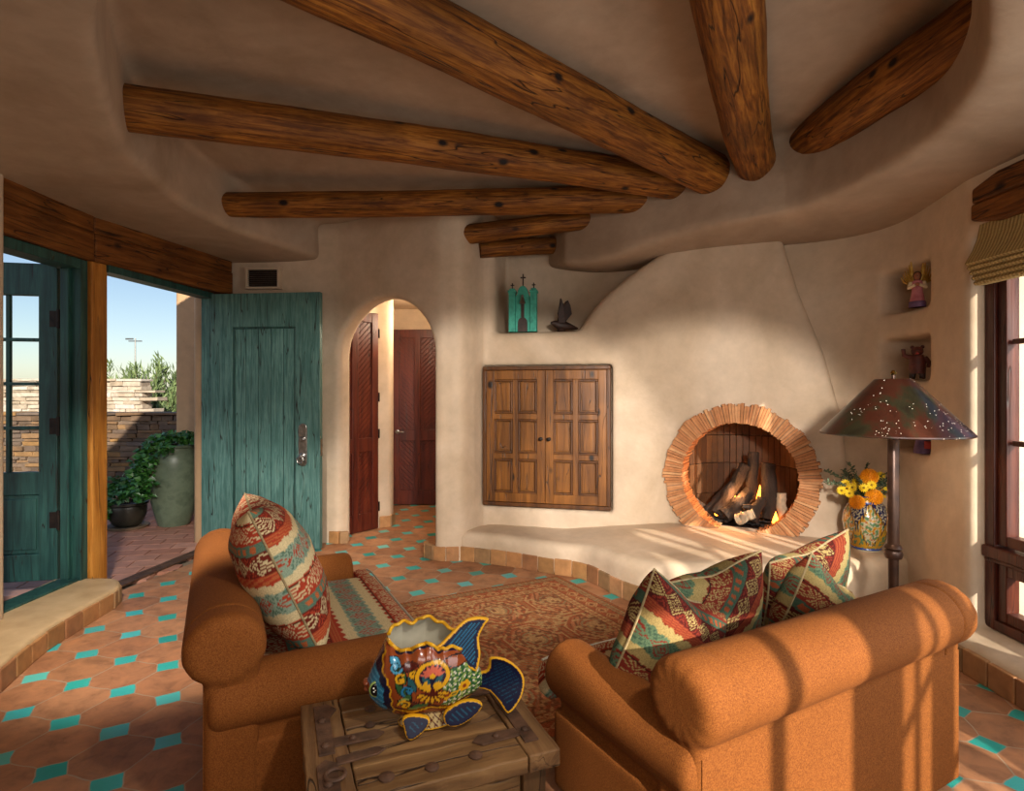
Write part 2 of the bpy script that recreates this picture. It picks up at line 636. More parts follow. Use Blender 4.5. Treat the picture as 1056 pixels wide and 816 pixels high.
# ================================================================== far wall: arch, built-in cupboard recess, fireplace mass, shelf alcove
FAR = [(-3.00, 5.90), (-2.60, 5.84), (-1.85, 5.80), (-1.50, 5.66), (-0.75, 5.22), (-0.58, 5.17), (-0.45, 5.19), (-0.36, 5.33), (-0.29, 5.46), (-0.20, 5.50), (0.25, 5.39), (0.884, 5.22), (1.335, 5.09), (1.9, 5.0), (2.9, 4.85)]
farc = [(p.x, p.y) for p in catmull([Vector((a, b_, 0)) for a, b_ in FAR], 6)]
far_shell = farc + [(3.0, 6.3), (0.2, 6.3), (-0.15, 6.1), (-0.32, 5.75), (-0.62, 5.42), (-0.72, 5.42), (-1.45, 5.85), (-1.8, 6.0), (-2.6, 6.06), (-3.05, 6.1)]
FN = Vector((-0.484, -0.875, 0)).normalized()     # fireplace face towards the room
FD = Vector((0.875, -0.484, 0)).normalized()      # along the face, to the right
FC = Vector((1.868, 4.80, 0.80))                  # middle of the round opening
ARC_C = Vector((-1.215, 5.48, 0))
ARC_D = Vector((0.862, -0.507, 0)).normalized()
ARC_N = Vector((ARC_D.y, -ARC_D.x, 0))            # towards the room
CAB_A, CAB_B = Vector((-0.275, 5.50, 0)), Vector((0.884, 5.215, 0))
CAB_D = (CAB_B - CAB_A).normalized()
CAB_N = Vector((CAB_D.y, -CAB_D.x, 0))
CAB_C = (CAB_A + CAB_B) / 2
CAB_W = (CAB_B - CAB_A).length
CAB_Z0, CAB_Z1 = 0.44, 1.745


def f_far(X, Y, Z):
    d = poly_sdf(X, Y, far_shell) + 0 * Z
    # fireplace body: stands proud, its right flank leans in towards the top
    dn = (X - FC.x) * FN.x + (Y - FC.y) * FN.y
    ds = (X - FC.x) * FD.x + (Y - FC.y) * FD.y
    edge = np.interp(Z, [0.0, 0.9, 1.3, 1.8, 2.3, 2.7, 3.0], [0.80, 0.78, 0.74, 0.62, 0.44, 0.33, 0.27])
    body = smax(dn + 0.05 * (ds / 0.9) ** 2, ds - edge, 0.05)
    body = np.maximum(body, -dn - 0.9)
    body = np.maximum(body, -ds - 1.6)
    d = smin(d, body, 0.10)
    # round fire opening
    rr = np.sqrt(ds ** 2 + (Z - FC.z) ** 2)
    d = smax(d, -np.maximum(rr - 0.50, -dn - 0.80), 0.01)
    # arched passage
    s = (X - ARC_C.x) * ARC_D.x + (Y - ARC_C.y) * ARC_D.y
    n = (X - ARC_C.x) * ARC_N.x + (Y - ARC_C.y) * ARC_N.y
    zz = np.maximum(Z - 1.86, 0)
    ar = np.sqrt((s * 0.535 / 0.585) ** 2 + zz ** 2) - 0.535
    ar = np.maximum(ar, np.abs(n) - 0.55)
    d = smax(d, -ar, 0.05)
    # recess round the cupboard
    s = (X - CAB_C.x) * CAB_D.x + (Y - CAB_C.y) * CAB_D.y
    n = (X - CAB_C.x) * CAB_N.x + (Y - CAB_C.y) * CAB_N.y
    q = np.maximum(np.abs(s) - CAB_W / 2 - 0.012, np.abs(Z - (CAB_Z0 + CAB_Z1) / 2) - (CAB_Z1 - CAB_Z0) / 2 - 0.012)
    d = smax(d, -np.maximum(q, np.abs(n) - 0.13), 0.03)
    # shelf alcove with sloping right side, open at the top
    s = (X - CAB_C.x) * CAB_D.x + (Y - CAB_C.y) * CAB_D.y
    zz = np.maximum(Z - 2.07, 0)
    al = smax(-(s + 0.50), 0.8 * ((s - 0.31) - 0.45 * zz - 1.0 * zz ** 2), 0.05)
    al = smax(al, 2.07 - Z, 0.05)
    al = np.maximum(al, -n - 0.50)
    d = smax(d, -al, 0.10)
    return np.maximum(d, Z - 3.3)


struct(sdf_obj('wall_far', f_far, (-3.1, 3.95, -0.05), (3.05, 6.35, 3.32), 0.027, M['plaster']))

# ================================================================== right wall: three figure niches, window, sill
NICHE_Z = [2.22, 1.735, 1.245]
NICHE_Y = 4.01
WIN_Y0, WIN_Y1 = -1.60, 3.28  # opening carried on out of view to admit the sun


def xin(Y):
    return 2.585 + 0.30 * np.clip((Y - 3.3) / 1.4, 0, 1)


def f_right(X, Y, Z):
    d = xin(Y) - X + 0 * Z
    dn = (X - FC.x) * FN.x + (Y - FC.y) * FN.y + 0.145
    ds = (X - FC.x) * FD.x + (Y - FC.y) * FD.y
    edge = np.interp(Z, [0.0, 0.9, 1.3, 1.8, 2.3, 2.7, 3.0], [0.80, 0.78, 0.74, 0.62, 0.44, 0.33, 0.27])
    d = smin(d, np.maximum(dn, edge - 0.12 - ds), 0.55)
    for z in NICHE_Z:
        bx = box_sdf(X, Y, Z, (2.75, NICHE_Y, z), (0.27, 0.265, 0.148), 0.04)
        d = smax(d, -bx, 0.05)
    win = box_sdf(X, Y, Z, (2.75, (WIN_Y0 + WIN_Y1) / 2, 1.27), (0.6, (WIN_Y1 - WIN_Y0) / 2, 1.10), 0.05)
    d = smax(d, -win, 0.06)
    sill = box_sdf(X, Y, Z, (2.70, 1.6, 0.0), (0.275, 1.85, 0.165), 0.06)
    d = smin(d, sill, 0.07)
    d = np.maximum(d, np.maximum(X - xin(Y) - np.where(Y > 2.6, 0.36, 0.15), -dn - 0.55))
    return np.maximum(d, Z - 2.95)


struct(sdf_obj('wall_right', f_right, (1.85, -1.7, -0.05), (3.3, 5.3, 2.97), 0.027, M['plaster']))

# ================================================================== left wall beside the glazed door, back wall with an opening added for the sun
LW = [(-2.25, -1.75), (-2.30, 0.8), (-2.45, 1.8), (-2.80, 2.75), (-3.00, 3.28), (-3.07, 3.515), (-3.45, 3.62), (-3.42, 3.2), (-3.1, 2.4), (-2.75, 1.6), (-2.6, -1.75)]


def f_left(X, Y, Z):
    return np.maximum(smax(poly_sdf(X, Y, LW) + 0 * Z, -0.2 - Z, 0.01), Z - 2.9)


struct(sdf_obj('wall_left', f_left, (-3.55, -1.8, -0.05), (-2.15, 3.7, 2.92), 0.03, M['plaster']))


def f_back(X, Y, Z):
    d = np.abs(Y + 1.72) - 0.12
    w = box_sdf(X, Y, Z, (2.11, -1.7, 1.35), (0.47, 0.5, 1.05), 0.04)
    return np.maximum(smax(d, -w, 0.05), Z - 2.9) + 0 * X


struct(sdf_obj('wall_back', f_back, (-2.8, -1.95, -0.05), (2.72, -1.5, 2.92), 0.04, M['plaster']))

# ================================================================== low plaster bench and hearth along the far wall
BENCH = [(-0.47, 5.20), (-0.10, 5.05), (0.34, 4.80), (0.55, 4.70), (0.68, 4.50), (0.78, 4.29), (0.93, 4.09), (1.22, 3.90), (1.65, 3.80), (2.10, 3.82), (2.45, 3.93), (2.78, 4.02)]
benchc = [(p.x, p.y) for p in catmull([Vector((a, b_, 0)) for a, b_ in BENCH], 6)]
bench_poly = benchc + [(2.80, 4.75), (2.0, 5.1), (1.3, 5.3), (0.9, 5.4), (-0.2, 5.62), (-0.42, 5.4)]


def f_bench(X, Y, Z):
    top = 0.255 + 0.115 * np.clip((X - 0.5) / 0.9, 0, 1)
    return np.maximum(smax(poly_sdf(X, Y, bench_poly) + 0 * Z, Z - top, 0.085), -Z + 0.001)


bench = sdf_obj('plaster_bench', f_bench, (-0.6, 3.7, -0.03), (2.9, 5.75, 0.42), 0.022, M['plaster'])
tag(bench, 'low curved plaster bench and hearth built along the fireplace wall', 'bench')


def tile_band(name, path, z0, z1, th, tl, mat=None, parent=None, side=1):
    """a row of clay tiles set upright along a plan path; side=1 puts them to the left of the path"""
    b = MB()
    pts = [Vector((p[0], p[1], 0)) for p in path]
    L = [0]
    for i in range(1, len(pts)): L.append(L[-1] + (pts[i] - pts[i - 1]).length)

    def at(s):
        s = max(0, min(L[-1], s))
        for i in range(1, len(pts)):
            if s <= L[i] + 1e-9:
                t = (s - L[i - 1]) / max(1e-9, L[i] - L[i - 1])
                return pts[i - 1].lerp(pts[i], t)
        return pts[-1]
    n = max(1, round(L[-1] / tl))
    for k in range(n):
        a, c = at(L[-1] * (k + 0.02) / n), at(L[-1] * (k + 0.98) / n)
        dr = (c - a).normalized()
        nn = Vector((-dr.y, dr.x, 0)) * side
        j = rnd.uniform(-0.004, 0.004)
        poly = [a + nn * (th + j), c + nn * (th + j), c - nn * 0.03, a - nn * 0.03]
        b.prism([(p.x, p.y) for p in poly], z0, z1 + rnd.uniform(-0.004, 0.004))
    return b.build(name, mat or M['band'], parent, 0, 0.006)


tile_band('tile_band', benchc, 0.0, 0.132, 0.012, 0.155, parent=bench, side=-1)
pier = [p for p in farc if -0.74 <= p[0] <= -0.45]
struct(tile_band('baseboard_far', [(-0.80, 5.40), (-0.79, 5.29)] + pier, 0.0, 0.13, 0.016, 0.11, side=-1))
struct(tile_band('baseboard_arch', [(-1.82, 5.80), (-1.66, 5.745), (-1.63, 5.80)], 0.0, 0.12, 0.014, 0.12, side=-1))
struct(tile_band('baseboard_right', [(2.425, 3.44), (2.42, 2.6), (2.42, 1.4), (2.42, 0.2)], 0.0, 0.13, 0.012, 0.16, side=-1))

# ================================================================== ledge under the glazed door
LEDGE = [(-3.02, 4.30), (-2.90, 4.27), (-2.80, 4.16), (-2.76, 4.02), (-2.73, 3.61), (-2.69, 3.32), (-2.60, 3.02), (-2.46, 2.6), (-2.3, 2.1)]
ledgec = [(p.x, p.y) for p in catmull([Vector((a, b_, 0)) for a, b_ in LEDGE], 6)]
ledge_poly = ledgec + [(-2.6, 1.9), (-3.0, 2.9), (-3.3, 3.5), (-3.36, 4.28)]


def f_ledge(X, Y, Z):
    return np.maximum(smax(poly_sdf(X, Y, ledge_poly) + 0 * Z, Z - 0.135, 0.025), -Z + 0.001)


ledge = sdf_obj('plaster_step', f_ledge, (-3.45, 1.8, -0.03), (-2.2, 4.4, 0.17), 0.016, M['ledge_stone'])
tag(ledge, 'low curved plaster step with clay tile face below the glazed door', 'step')
tile_band('tile_band', ledgec[4:], 0.0, 0.112, 0.010, 0.17, parent=ledge, side=1)

# ================================================================== hall behind the arch
# left hall wall: strip with door_2 in front of it, then a pier, then the recess of door_3
HL = [(-1.875, 5.92), (-1.50, 6.43), (-1.36, 6.50), (-1.34, 6.62), (-1.42, 6.72), (-1.62, 7.55), (-1.62, 7.82), (-0.55, 7.82), (-0.20, 7.6), (-0.20, 5.9), (-0.50, 5.48)]
poly = HL + [(-0.38, 5.62), (-0.10, 6.0), (0.0, 6.35), (0.1, 8.3), (-2.2, 8.3), (-2.1, 6.05)]


def f_hall(X, Y, Z):
    return np.maximum(poly_sdf(X, Y, poly) + 0 * Z, Z - 2.85)


struct(sdf_obj('wall_hall', f_hall, (-2.3, 5.4, -0.05), (0.5, 8.35, 2.87), 0.03, M['plaster'], relax=3))
b = MB()
b.prism([(-2.3, 6.12), (-1.2, 5.82), (-0.45, 5.62), (-0.12, 6.0), (-0.02, 8.4), (-2.3, 8.4)], 2.62, 2.75)
struct(b.build('ceiling_hall', M['plaster'], smooth=0))
struct(tile_band('baseboard_hall', [(-1.47, 6.44), (-1.36, 6.49), (-1.335, 6.62), (-1.42, 6.74), (-1.60, 7.5)], 0.0, 0.13, 0.016, 0.13, side=-1))


def clip_poly(poly, x0, x1, z0, z1):
    def cl(ps, f, g):
        o = []
        for i in range(len(ps)):
            a, c = ps[i], ps[(i + 1) % len(ps)]
            fa, fc = f(a), f(c)
            if fa >= 0: o.append(a)
            if (fa >= 0) != (fc >= 0):
                t = fa / (fa - fc)
                o.append((a[0] + (c[0] - a[0]) * t, a[1] + (c[1] - a[1]) * t))
        return o
    for f in (lambda p: p[0] - x0, lambda p: x1 - p[0], lambda p: p[1] - z0, lambda p: z1 - p[1]):
        poly = cl(poly, f, None)
        if len(poly) < 3: return []
    return poly


def chevron_panel(x0, x1, z0, z1, slope, pitch=0.062, y=0.0, th=0.012):
    """diagonal boards filling one door panel (local X across, Z up, face towards -Y)"""
    b = MB()
    k = -60
    while k < 80:
        c = z0 + k * pitch
        pl = [(x0 - .1, c + slope * -.1), (x1 + .1, c + slope * (x1 - x0 + .1)), (x1 + .1, c + slope * (x1 - x0 + .1) + pitch * 0.9), (x0 - .1, c - slope * .1 + pitch * 0.9)]
        pl = clip_poly(pl, x0, x1, z0, z1)
        if len(pl) >= 3:
            n = len(pl)
            vs = [(p[0], y - th, p[1]) for p in pl] + [(p[0], y + 0.004, p[1]) for p in pl]
            fs = [tuple(range(n)), tuple(range(2 * n - 1, n - 1, -1))] + [(i, n + i, n + (i + 1) % n, (i + 1) % n) for i in range(n)]
            b.add(vs, fs)
        k += 1
    return b


def hall_door(name, a, c, height, label, cat='door'):
    """panelled chevron door standing from plan point a to plan point c, face towards the viewer"""
    a, c = Vector((a[0], a[1], 0)), Vector((c[0], c[1], 0))
    w = (c - a).length
    dr = (c - a).normalized()
    e = empty(name, a, math.atan2(dr.y, dr.x), label, cat, None, 'structure')
    b = MB()
    st = 0.085
    mid = 0.86
    b.box2((0, -0.02, 0.01), (st, 0.03, height))
    b.box2((w - st, -0.02, 0.01), (w, 0.03, height))
    b.box2((w / 2 - st / 2, -0.02, 0.01), (w / 2 + st / 2, 0.03, height))
    for z0, z1 in ((0.01, 0.20), (mid, mid + 0.15), (height - 0.11, height)):
        b.box2((st, -0.0195, z0), (w - st, 0.029, z1))
    b.box2((0.01, 0.010, 0.02), (w - 0.01, 0.029, height - 0.01))
    b.build('frame', M['mahogany'], e, 0, 0.006)
    for k, (x0, x1) in enumerate(((st, w / 2 - st / 2), (w / 2 + st / 2, w - st))):
        for z0, z1 in ((0.20, mid), (mid + 0.15, height - 0.11)):
            chevron_panel(x0, x1, z0, z1, 1.0 if k else -1.0, y=0.008).build('chevron_panel', M['mahogany'], e, 0, 0.002)
    h = MB()
    h.lathe([(0.0, 0), (0.028, 0), (0.028, 0.01), (0.01, 0.014), (0.01, 0.045), (0, 0.045)], 16, Matrix.Translation((0.06, -0.02, 0.98)) @ Matrix.Rotation(PI / 2, 4, 'X'))
    h.tube([(0.06, -0.06, 0.98), (0.10, -0.065, 0.98), (0.155, -0.06, 0.975)], 0.009, 10)
    h.build('door_handle', M['steel'], e)
    hg = [0.25, 1.05, 1.45, height - 0.22]
    for z in hg:
        q = MB()
        q.tube([(w + 0.006, -0.022, z - 0.05), (w + 0.006, -0.022, z + 0.05)], 0.009, 8)
        q.build('hinge', M['iron'], e)
    return e


hall_door('door_2', (-1.86, 5.935), (-1.485, 6.415), 2.37, 'tall mahogany chevron door on the near side of the hall, inside the arch')
hall_door('door_3', (-1.585, 7.76), (-0.93, 7.76), 2.34, 'dark mahogany chevron door at the far end of the hall')
# ================================================================== vigas
def viga(p0, p1, r0, r1, label, seed=0, extra=(0.25, 0.25)):
    p0, p1 = Vector(p0), Vector(p1)
    ax = (p1 - p0).normalized()
    s, e_ = p0 - ax * extra[0], p1 + ax * extra[1]
    L = (e_ - s).length
    b = MB()
    n, seg = 46, 28
    vs, fs = [], []
    for i in range(n + 1):
        t = i / n
        r = r0 + (r1 - r0) * t
        oy = 0.018 * math.sin(seed + t * 5.0)
        oz = 0.012 * math.cos(seed * 1.7 + t * 4.0)
        for k in range(seg):
            a = 2 * PI * k / seg
            q = Vector((t * L * 1.3, math.cos(a) * 1.2, math.sin(a) * 1.2 + seed * 3))
            rr = r * (1 + 0.07 * mnoise.noise(q) + 0.03 * mnoise.noise(q * 4))
            vs.append((t * L, oy + rr * math.cos(a), oz + rr * math.sin(a)))
    for i in range(n):
        for k in range(seg):
            k2 = (k + 1) % seg
            fs.append((i * seg + k, (i + 1) * seg + k, (i + 1) * seg + k2, i * seg + k2))
    fs.append(tuple(range(seg)))
    fs.append(tuple(n * seg + k for k in range(seg - 1, -1, -1)))
    fs = [f[::-1] for f in fs]
    o = mesh_obj('viga_beam', vs, fs, M['viga'], None, 60)
    o.matrix_world = frame_M(s, ax, (0, 0, 1))
    return tag(o, label, 'ceiling beam', 'round log vigas fanning across the ceiling')


viga((-2.31, 4.72, 3.035), (1.045, 4.94, 3.13), 0.098, 0.112, 'slim round log viga crossing the ceiling behind the other two long ones', 1)
viga((-2.13, 3.20, 3.085), (1.31, 4.66, 3.165), 0.125, 0.122, 'long round log viga with its dark end embedded high above the glazed door', 2)
viga((-0.69, 2.41, 3.15), (1.53, 4.43, 3.18), 0.132, 0.160, 'thickest round log viga running diagonally through the middle of the ceiling', 3, (0.9, 0.25))
viga((0.876, 2.41, 3.15), (1.76, 4.19, 3.18), 0.145, 0.140, 'round log viga with a dark oval knot above the fireplace', 4, (1.0, 0.25))
viga((2.05, 2.35, 3.12), (2.06, 3.86, 3.22), 0.13, 0.145, 'short round log viga nearest the window, under the curved edge', 5, (0.35, 0.22))
viga((-0.57, 5.285, 2.925), (0.72, 5.33, 3.07), 0.088, 0.088, 'short log stub above the shelf alcove, the longer of two', 6, (0.12, 0.25))
viga((-0.17, 5.50, 2.855), (0.44, 5.74, 2.96), 0.082, 0.082, 'shortest log stub, deepest over the shelf alcove', 7, (0.15, 0.2))

# ================================================================== lintels and post on the entry side
def timber_lintel(a, c, z0, z1, dep, label, out=1, group='hewn timber lintels over the openings'):
    a, c = Vector((a[0], a[1], z0)), Vector((c[0], c[1], z0))
    L = (c - a).length
    dr = (c - a).normalized()
    e = empty('lintel_beam', a, math.atan2(dr.y, dr.x), label, 'lintel', group)
    h = z1 - z0
    for k, (q0, q1) in enumerate(((0.0, 0.60 * h), (0.605 * h, h))):
        b = MB()
        n = 24
        vs, fs = [], []
        for i in range(n + 1):
            x = L * i / n
            y0 = -0.012 * mnoise.noise(Vector((x * 2, k * 7, 1)))
            for y, z in ((y0 + k * 0.008, q0), (dep * out, q0), (dep * out, q1), (y0 + k * 0.008, q1)):
                vs.append((x, y, z))
        for i in range(n):
            for j in range(4):
                j2 = (j + 1) % 4
                fs.append((i * 4 + j, i * 4 + j2, (i + 1) * 4 + j2, (i + 1) * 4 + j))
        fs += [(3, 2, 1, 0), (n * 4, n * 4 + 1, n * 4 + 2, n * 4 + 3)]
        if out > 0: fs = [f[::-1] for f in fs]
        b.add(vs, fs)
        b.build('timber', M['lintel'], e, 30, 0.012)
    return e


timber_lintel((-3.115, 4.35), (-2.78, 5.80), 2.475, 2.84, 0.34, 'hewn timber lintel over the open entry')
timber_lintel((-3.06, 2.6), (-3.115, 4.345), 2.475, 2.84, 0.34, 'hewn timber lintel over the glazed green door')

post = MB()
post.box2((-0.065, -0.075, 0), (0.065, 0.075, 2.474))
o = post.build('wooden_post', M['post'], None, 0, 0.012)
o.location = (-3.155, 4.37, 0.0)
o.rotation_euler = (0, 0, math.radians(-6))
tag(o, 'square orange-brown wooden post between glazed door and entry', 'post')

# entry frame: jamb, head, sill track
DE_A, DE_B = Vector((-3.06, 4.42, 0)), Vector((-2.90, 5.74, 0))
dd = (DE_B - DE_A).normalized()
e = empty('door_frame', DE_A, math.atan2(dd.y, dd.x), 'teal painted frame of the wide entry', 'door frame', None, 'structure')
Ld = (DE_B - DE_A).length
b = MB()
b.box2((Ld - 0.07, 0.0, 0), (Ld - 0.01, 0.13, 2.46))
b.build('jamb', M['teal_door'], e, 0, 0.004)
b = MB()
b.box2((0, 0.0, 2.415), (Ld - 0.07, 0.13, 2.47))
b.build('head', M['teal_dark'], e, 0, 0.004)
b = MB()
b.box2((-0.05, -0.05, 0.0), (Ld, 0.03, 0.014))
b.box2((-0.05, 0.045, 0.0), (Ld, 0.08, 0.010))
b.build('sill_track', M['rust_iron'], e, 0, 0.002)

# ---------------------------------------------------------------- teal entry leaf standing open
TA, TB = Vector((-2.915, 5.665, 0)), Vector((-1.815, 5.535, 0))
td = (TB - TA).normalized()
W, HT = (TB - TA).length, 2.455
e = empty('door_1', TA, math.atan2(td.y, td.x), 'wide weathered teal plank door standing open before the hall wall', 'door', None, 'structure')
b = MB()
SX0, SX1, SZ0, SZ1 = 0.225, W - 0.245, 0.30, 2.13
b.box2((0, -0.03, 0.015), (SX0, 0.03, HT))
b.box2((SX1, -0.03, 0.015), (W, 0.03, HT))
b.box2((SX0, -0.0295, 0.015), (SX1, 0.0295, SZ0))
b.box2((SX0, -0.0295, SZ1), (SX1, 0.0295, HT))
b.build('frame', M['teal_door'], e, 0, 0.006)
n = 5
pw = (SX1 - SX0) / n
for k in range(n):
    b = MB()
    b.box2((SX0 + k * pw + 0.003, -0.014, SZ0), (SX0 + (k + 1) * pw - 0.003, 0.014, SZ1))
    b.build('plank', M['teal_door'], e, 0, 0.004)
b = MB()
for x0, x1, z0, z1 in ((SX0, SX0 + .018, SZ0, SZ1), (SX1 - .018, SX1, SZ0, SZ1), (SX0, SX1, SZ0, SZ0 + .018), (SX0, SX1, SZ1 - .018, SZ1)):
    b.box2((x0, -0.024, z0), (x1, -0.010, z1))
b.build('moulding', M['teal_dark'], e, 0, 0.004)
hs = MB()
xh = W - 0.165
pl = [(xh - .036 + .0, 0)]
prof = []
for k in range(13):
    a = PI * k / 12
    prof.append((xh + 0.042 * math.cos(a), 1.165 + 0.042 * math.sin(a)))
for k in range(13):
    a = PI + PI * k / 12
    prof.append((xh + 0.042 * math.cos(a), 0.845 + 0.042 * math.sin(a)))
nn = len(prof)
hs.add([(p[0], -0.044, p[1]) for p in prof] + [(p[0], -0.028, p[1]) for p in prof], [tuple(range(nn)), tuple(range(2 * nn - 1, nn - 1, -1))] + [(i, nn + i, nn + (i + 1) % nn, (i + 1) % nn) for i in range(nn)])
pt = hs.build('lock_plate', M['steel'], e, 0, 0.004)
q = MB()
q.lathe([(0, 0), (0.026, 0), (0.026, 0.02), (0.015, 0.03), (0, 0.03)], 18, Matrix.Translation((xh, -0.044, 1.06)) @ Matrix.Rotation(PI / 2, 4, 'X'))
q.build('thumb_turn', M['steel'], pt)
q = MB()
q.lathe([(0, 0), (0.03, 0), (0.03, 0.012), (0.013, 0.02), (0.013, 0.05), (0, 0.05)], 18, Matrix.Translation((xh, -0.044, 0.90)) @ Matrix.Rotation(PI / 2, 4, 'X'))
q.tube([(xh, -0.09, 0.90), (xh - 0.03, -0.095, 0.885), (xh - 0.025, -0.095, 0.845), (xh + 0.02, -0.095, 0.835), (xh + 0.035, -0.095, 0.87), (xh + 0.01, -0.09, 0.90)], 0.009, 10)
q.build('ring_handle', M['steel'], pt)
q = MB()
q.box2((W - 0.004, -0.018, 0.90), (W + 0.003, 0.018, 1.06))
q.build('edge_latch', M['steel'], e)

# ---------------------------------------------------------------- glazed green door, opened outwards, and its frame
GA, GB = Vector((-3.16, 3.52, 0)), Vector((-3.185, 4.30, 0))
e = empty('door_frame', (0, 0, 0), 0, 'dark green frame round the glazed side door', 'door frame', None, 'structure')
b = MB()
b.box2((-3.27, 4.225, 0.0), (-3.13, 4.295, 2.47))
b.build('jamb', M['teal_dark'], e, 0, 0.006)
b = MB()
b.box2((-3.29, 3.50, 2.40), (-3.13, 4.225, 2.47))
b.build('head', M['teal_dark'], e, 0, 0.006)
b = MB()
b.box2((-3.29, 3.50, 0.10), (-3.14, 4.225, 0.150))
b.build('sill', M['teal_dark'], e, 0, 0.006)
b = MB()
b.box2((-3.26, 4.195, 0.15), (-3.20, 4.225, 2.40))
b.build('stop', M['teal_dark'], e, 0, 0.004)

LA, LB = Vector((-3.40, 4.37, 0)), Vector((-4.24, 4.20, 0))
ld = (LB - LA).normalized()
W2 = (LB - LA).length
e = empty('door_4', LA, math.atan2(ld.y, ld.x), 'dark green glazed door swung outwards beside the post', 'door', None, 'structure')
b = MB()
y0, y1 = -0.025, 0.025
b.box2((0, y0, 0.10), (0.125, y1, 2.46))
b.box2((W2 - 0.125, y0, 0.10), (W2, y1, 2.46))
for z0, z1 in ((0.10, 0.30), (0.74, 0.91), (2.22, 2.46)):
    b.box2((0.115, y0 + .001, z0), (W2 - 0.115, y1 - .001, z1))
b.box2((W2 / 2 - 0.04, y0 + .002, 0.30), (W2 / 2 + 0.04, y1 - .002, 0.74))
b.build('frame', M['teal_dark'], e, 0, 0.006)
GX0, GX1, GZ0, GZ1 = 0.125, W2 - 0.125, 0.91, 2.22
b = MB()
for k in (1, 2):
    x = GX0 + (GX1 - GX0) * k / 3
    b.box2((x - .013, -0.018, GZ0), (x + .013, 0.018, GZ1))
for k in (1, 2, 3):
    z = GZ0 + (GZ1 - GZ0) * k / 4
    b.box2((GX0, -0.017, z - .013), (GX1, 0.017, z + .013))
b.build('muntins', M['teal_dark'], e, 0, 0.004)
b = MB()
b.box2((GX0, -0.003, GZ0), (GX1, 0.003, GZ1))
b.build('pane', M['glass'], e, 0)
for x0, x1 in ((0.115, W2 / 2 - .04), (W2 / 2 + .04, W2 - .115)):
    b = MB()
    b.box2((x0, -0.008, 0.30), (x1, 0.008, 0.74))
    b.box2((x0 + .03, -0.016, 0.33), (x1 - .03, 0.016, 0.71))
    b.build('bottom_panel', M['teal_dark'], e, 0, 0.006)
for z in (0.55, 1.25, 2.05):
    b = MB()
    b.box2((-0.05, 0.0, z - 0.06), (0.05, 0.032, z + 0.06))
    b.tube([(-0.01, 0.03, z - .07), (-0.01, 0.03, z + .07)], 0.014, 10)
    b.build('hinge', M['iron'], e, 40)

# ---------------------------------------------------------------- vent grille over the teal door
M['vent_slat'] = mat_noise('vent_slat', '#4b4036', '#63564a', 20, .5, .1)
va = empty('air_vent', P(272, 287.5, 5.79), math.radians(-3), 'small dark louvred air vent in the plaster above the teal door', 'vent')
b = MB()
for x0, x1, z0, z1 in ((-.175, .175, .085, .105), (-.175, .175, -.105, -.085), (-.175, -.15, -.085, .085), (.15, .175, -.085, .085)):
    b.box2((x0, -0.035, z0), (x1, 0.04, z1))
b.build('frame', M['plaster'], va, 0, 0.004)
b = MB()
for k in range(9):
    z = -0.075 + k * 0.0187
    b.box((0, -0.015, z), (0.30, 0.02, 0.003), Matrix.Translation((0, 0, 0)))
b.build('louvres', M['vent_slat'], va, 0)
b = MB()
b.box2((-.15, 0.0, -.085), (.15, 0.03, .085))
b.build('backing', M['iron'], va, 0)

# ================================================================== windows in the right wall
WX = 2.69


def right_window(name, ya, yb, label):
    """far end yb; frame at X=WX, room side is -X"""
    e = empty(name, (WX, yb, 0), 0, label, 'window', None, 'structure')
    w = yb - ya
    f = MB()
    z0, z1 = 0.19, 2.32
    f.box2((-.03, -0.065, z0), (.09, 0, z1))
    f.box2((-.03, -w, z0), (.09, -w + 0.065, z1))
    f.box2((-.028, -w, z1 - .07), (.088, 0, z1))
    f.box2((-.028, -w, z0), (.088, 0, z0 + .055))
    f.build('window_frame', M['window_wood'], e, 0, 0.006)
    r = MB()
    r.box2((-.05, -w, 0.585), (.088, 0, 0.65))
    r.box2((-.035, -w, 0.56), (.06, 0, 0.585))
    r.build('transom_rail', M['window_wood'], e, 0, 0.008)
    for kind, a, c in (('upper_sash', 0.66, 2.25), ('lower_sash', 0.245, 0.56)):
        s = MB()
        st = 0.06
        s.box2((-.012, -0.065 - st, a), (.06, -0.065, c))
        s.box2((-.012, -w + 0.065, a), (.06, -w + 0.065 + st, c))
        s.box2((-.011, -w + .065 + st, a), (.059, -0.065 - st, a + st))
        s.box2((-.011, -w + .065 + st, c - st), (.059, -0.065 - st, c))
        so = s.build(kind, M['window_wood'], e, 0, 0.006)
        g = MB()
        g.box2((.022, -w + .14, a + st), (.027, -.14, c - st))
        g.build('pane', M['glass'], so, 0)
        if kind == 'upper_sash':
            mu = MB()
            mu.box2((.005, -w / 2 - .014, a + st), (.045, -w / 2 + .014, c - st))
            for z in (1.225, 1.775):
                mu.box2((.006, -w + .14, z - .014), (.044, -.14, z + .014))
            mu.build('muntins', M['window_wood'], so, 0, 0.003)
    return e


right_window('window_1', 2.30, 3.275, 'dark wooden window with muntins nearest the figure niches')
right_window('window_2', 1.31, 2.285, 'dark wooden window at the right edge, second from the niches')
right_window('window_3', 0.31, 1.295, 'dark wooden window third from the niches')
right_window('added_window_5', -0.64, 0.295, 'added dark wooden window fourth from the niches, out of view, admitting sun')  # unseen unit added so sun reaches the right sofa's back
right_window('added_window_6', -1.59, -0.655, 'added dark wooden window fifth from the niches, out of view, admitting sun')  # also added out of view, a path for the sun

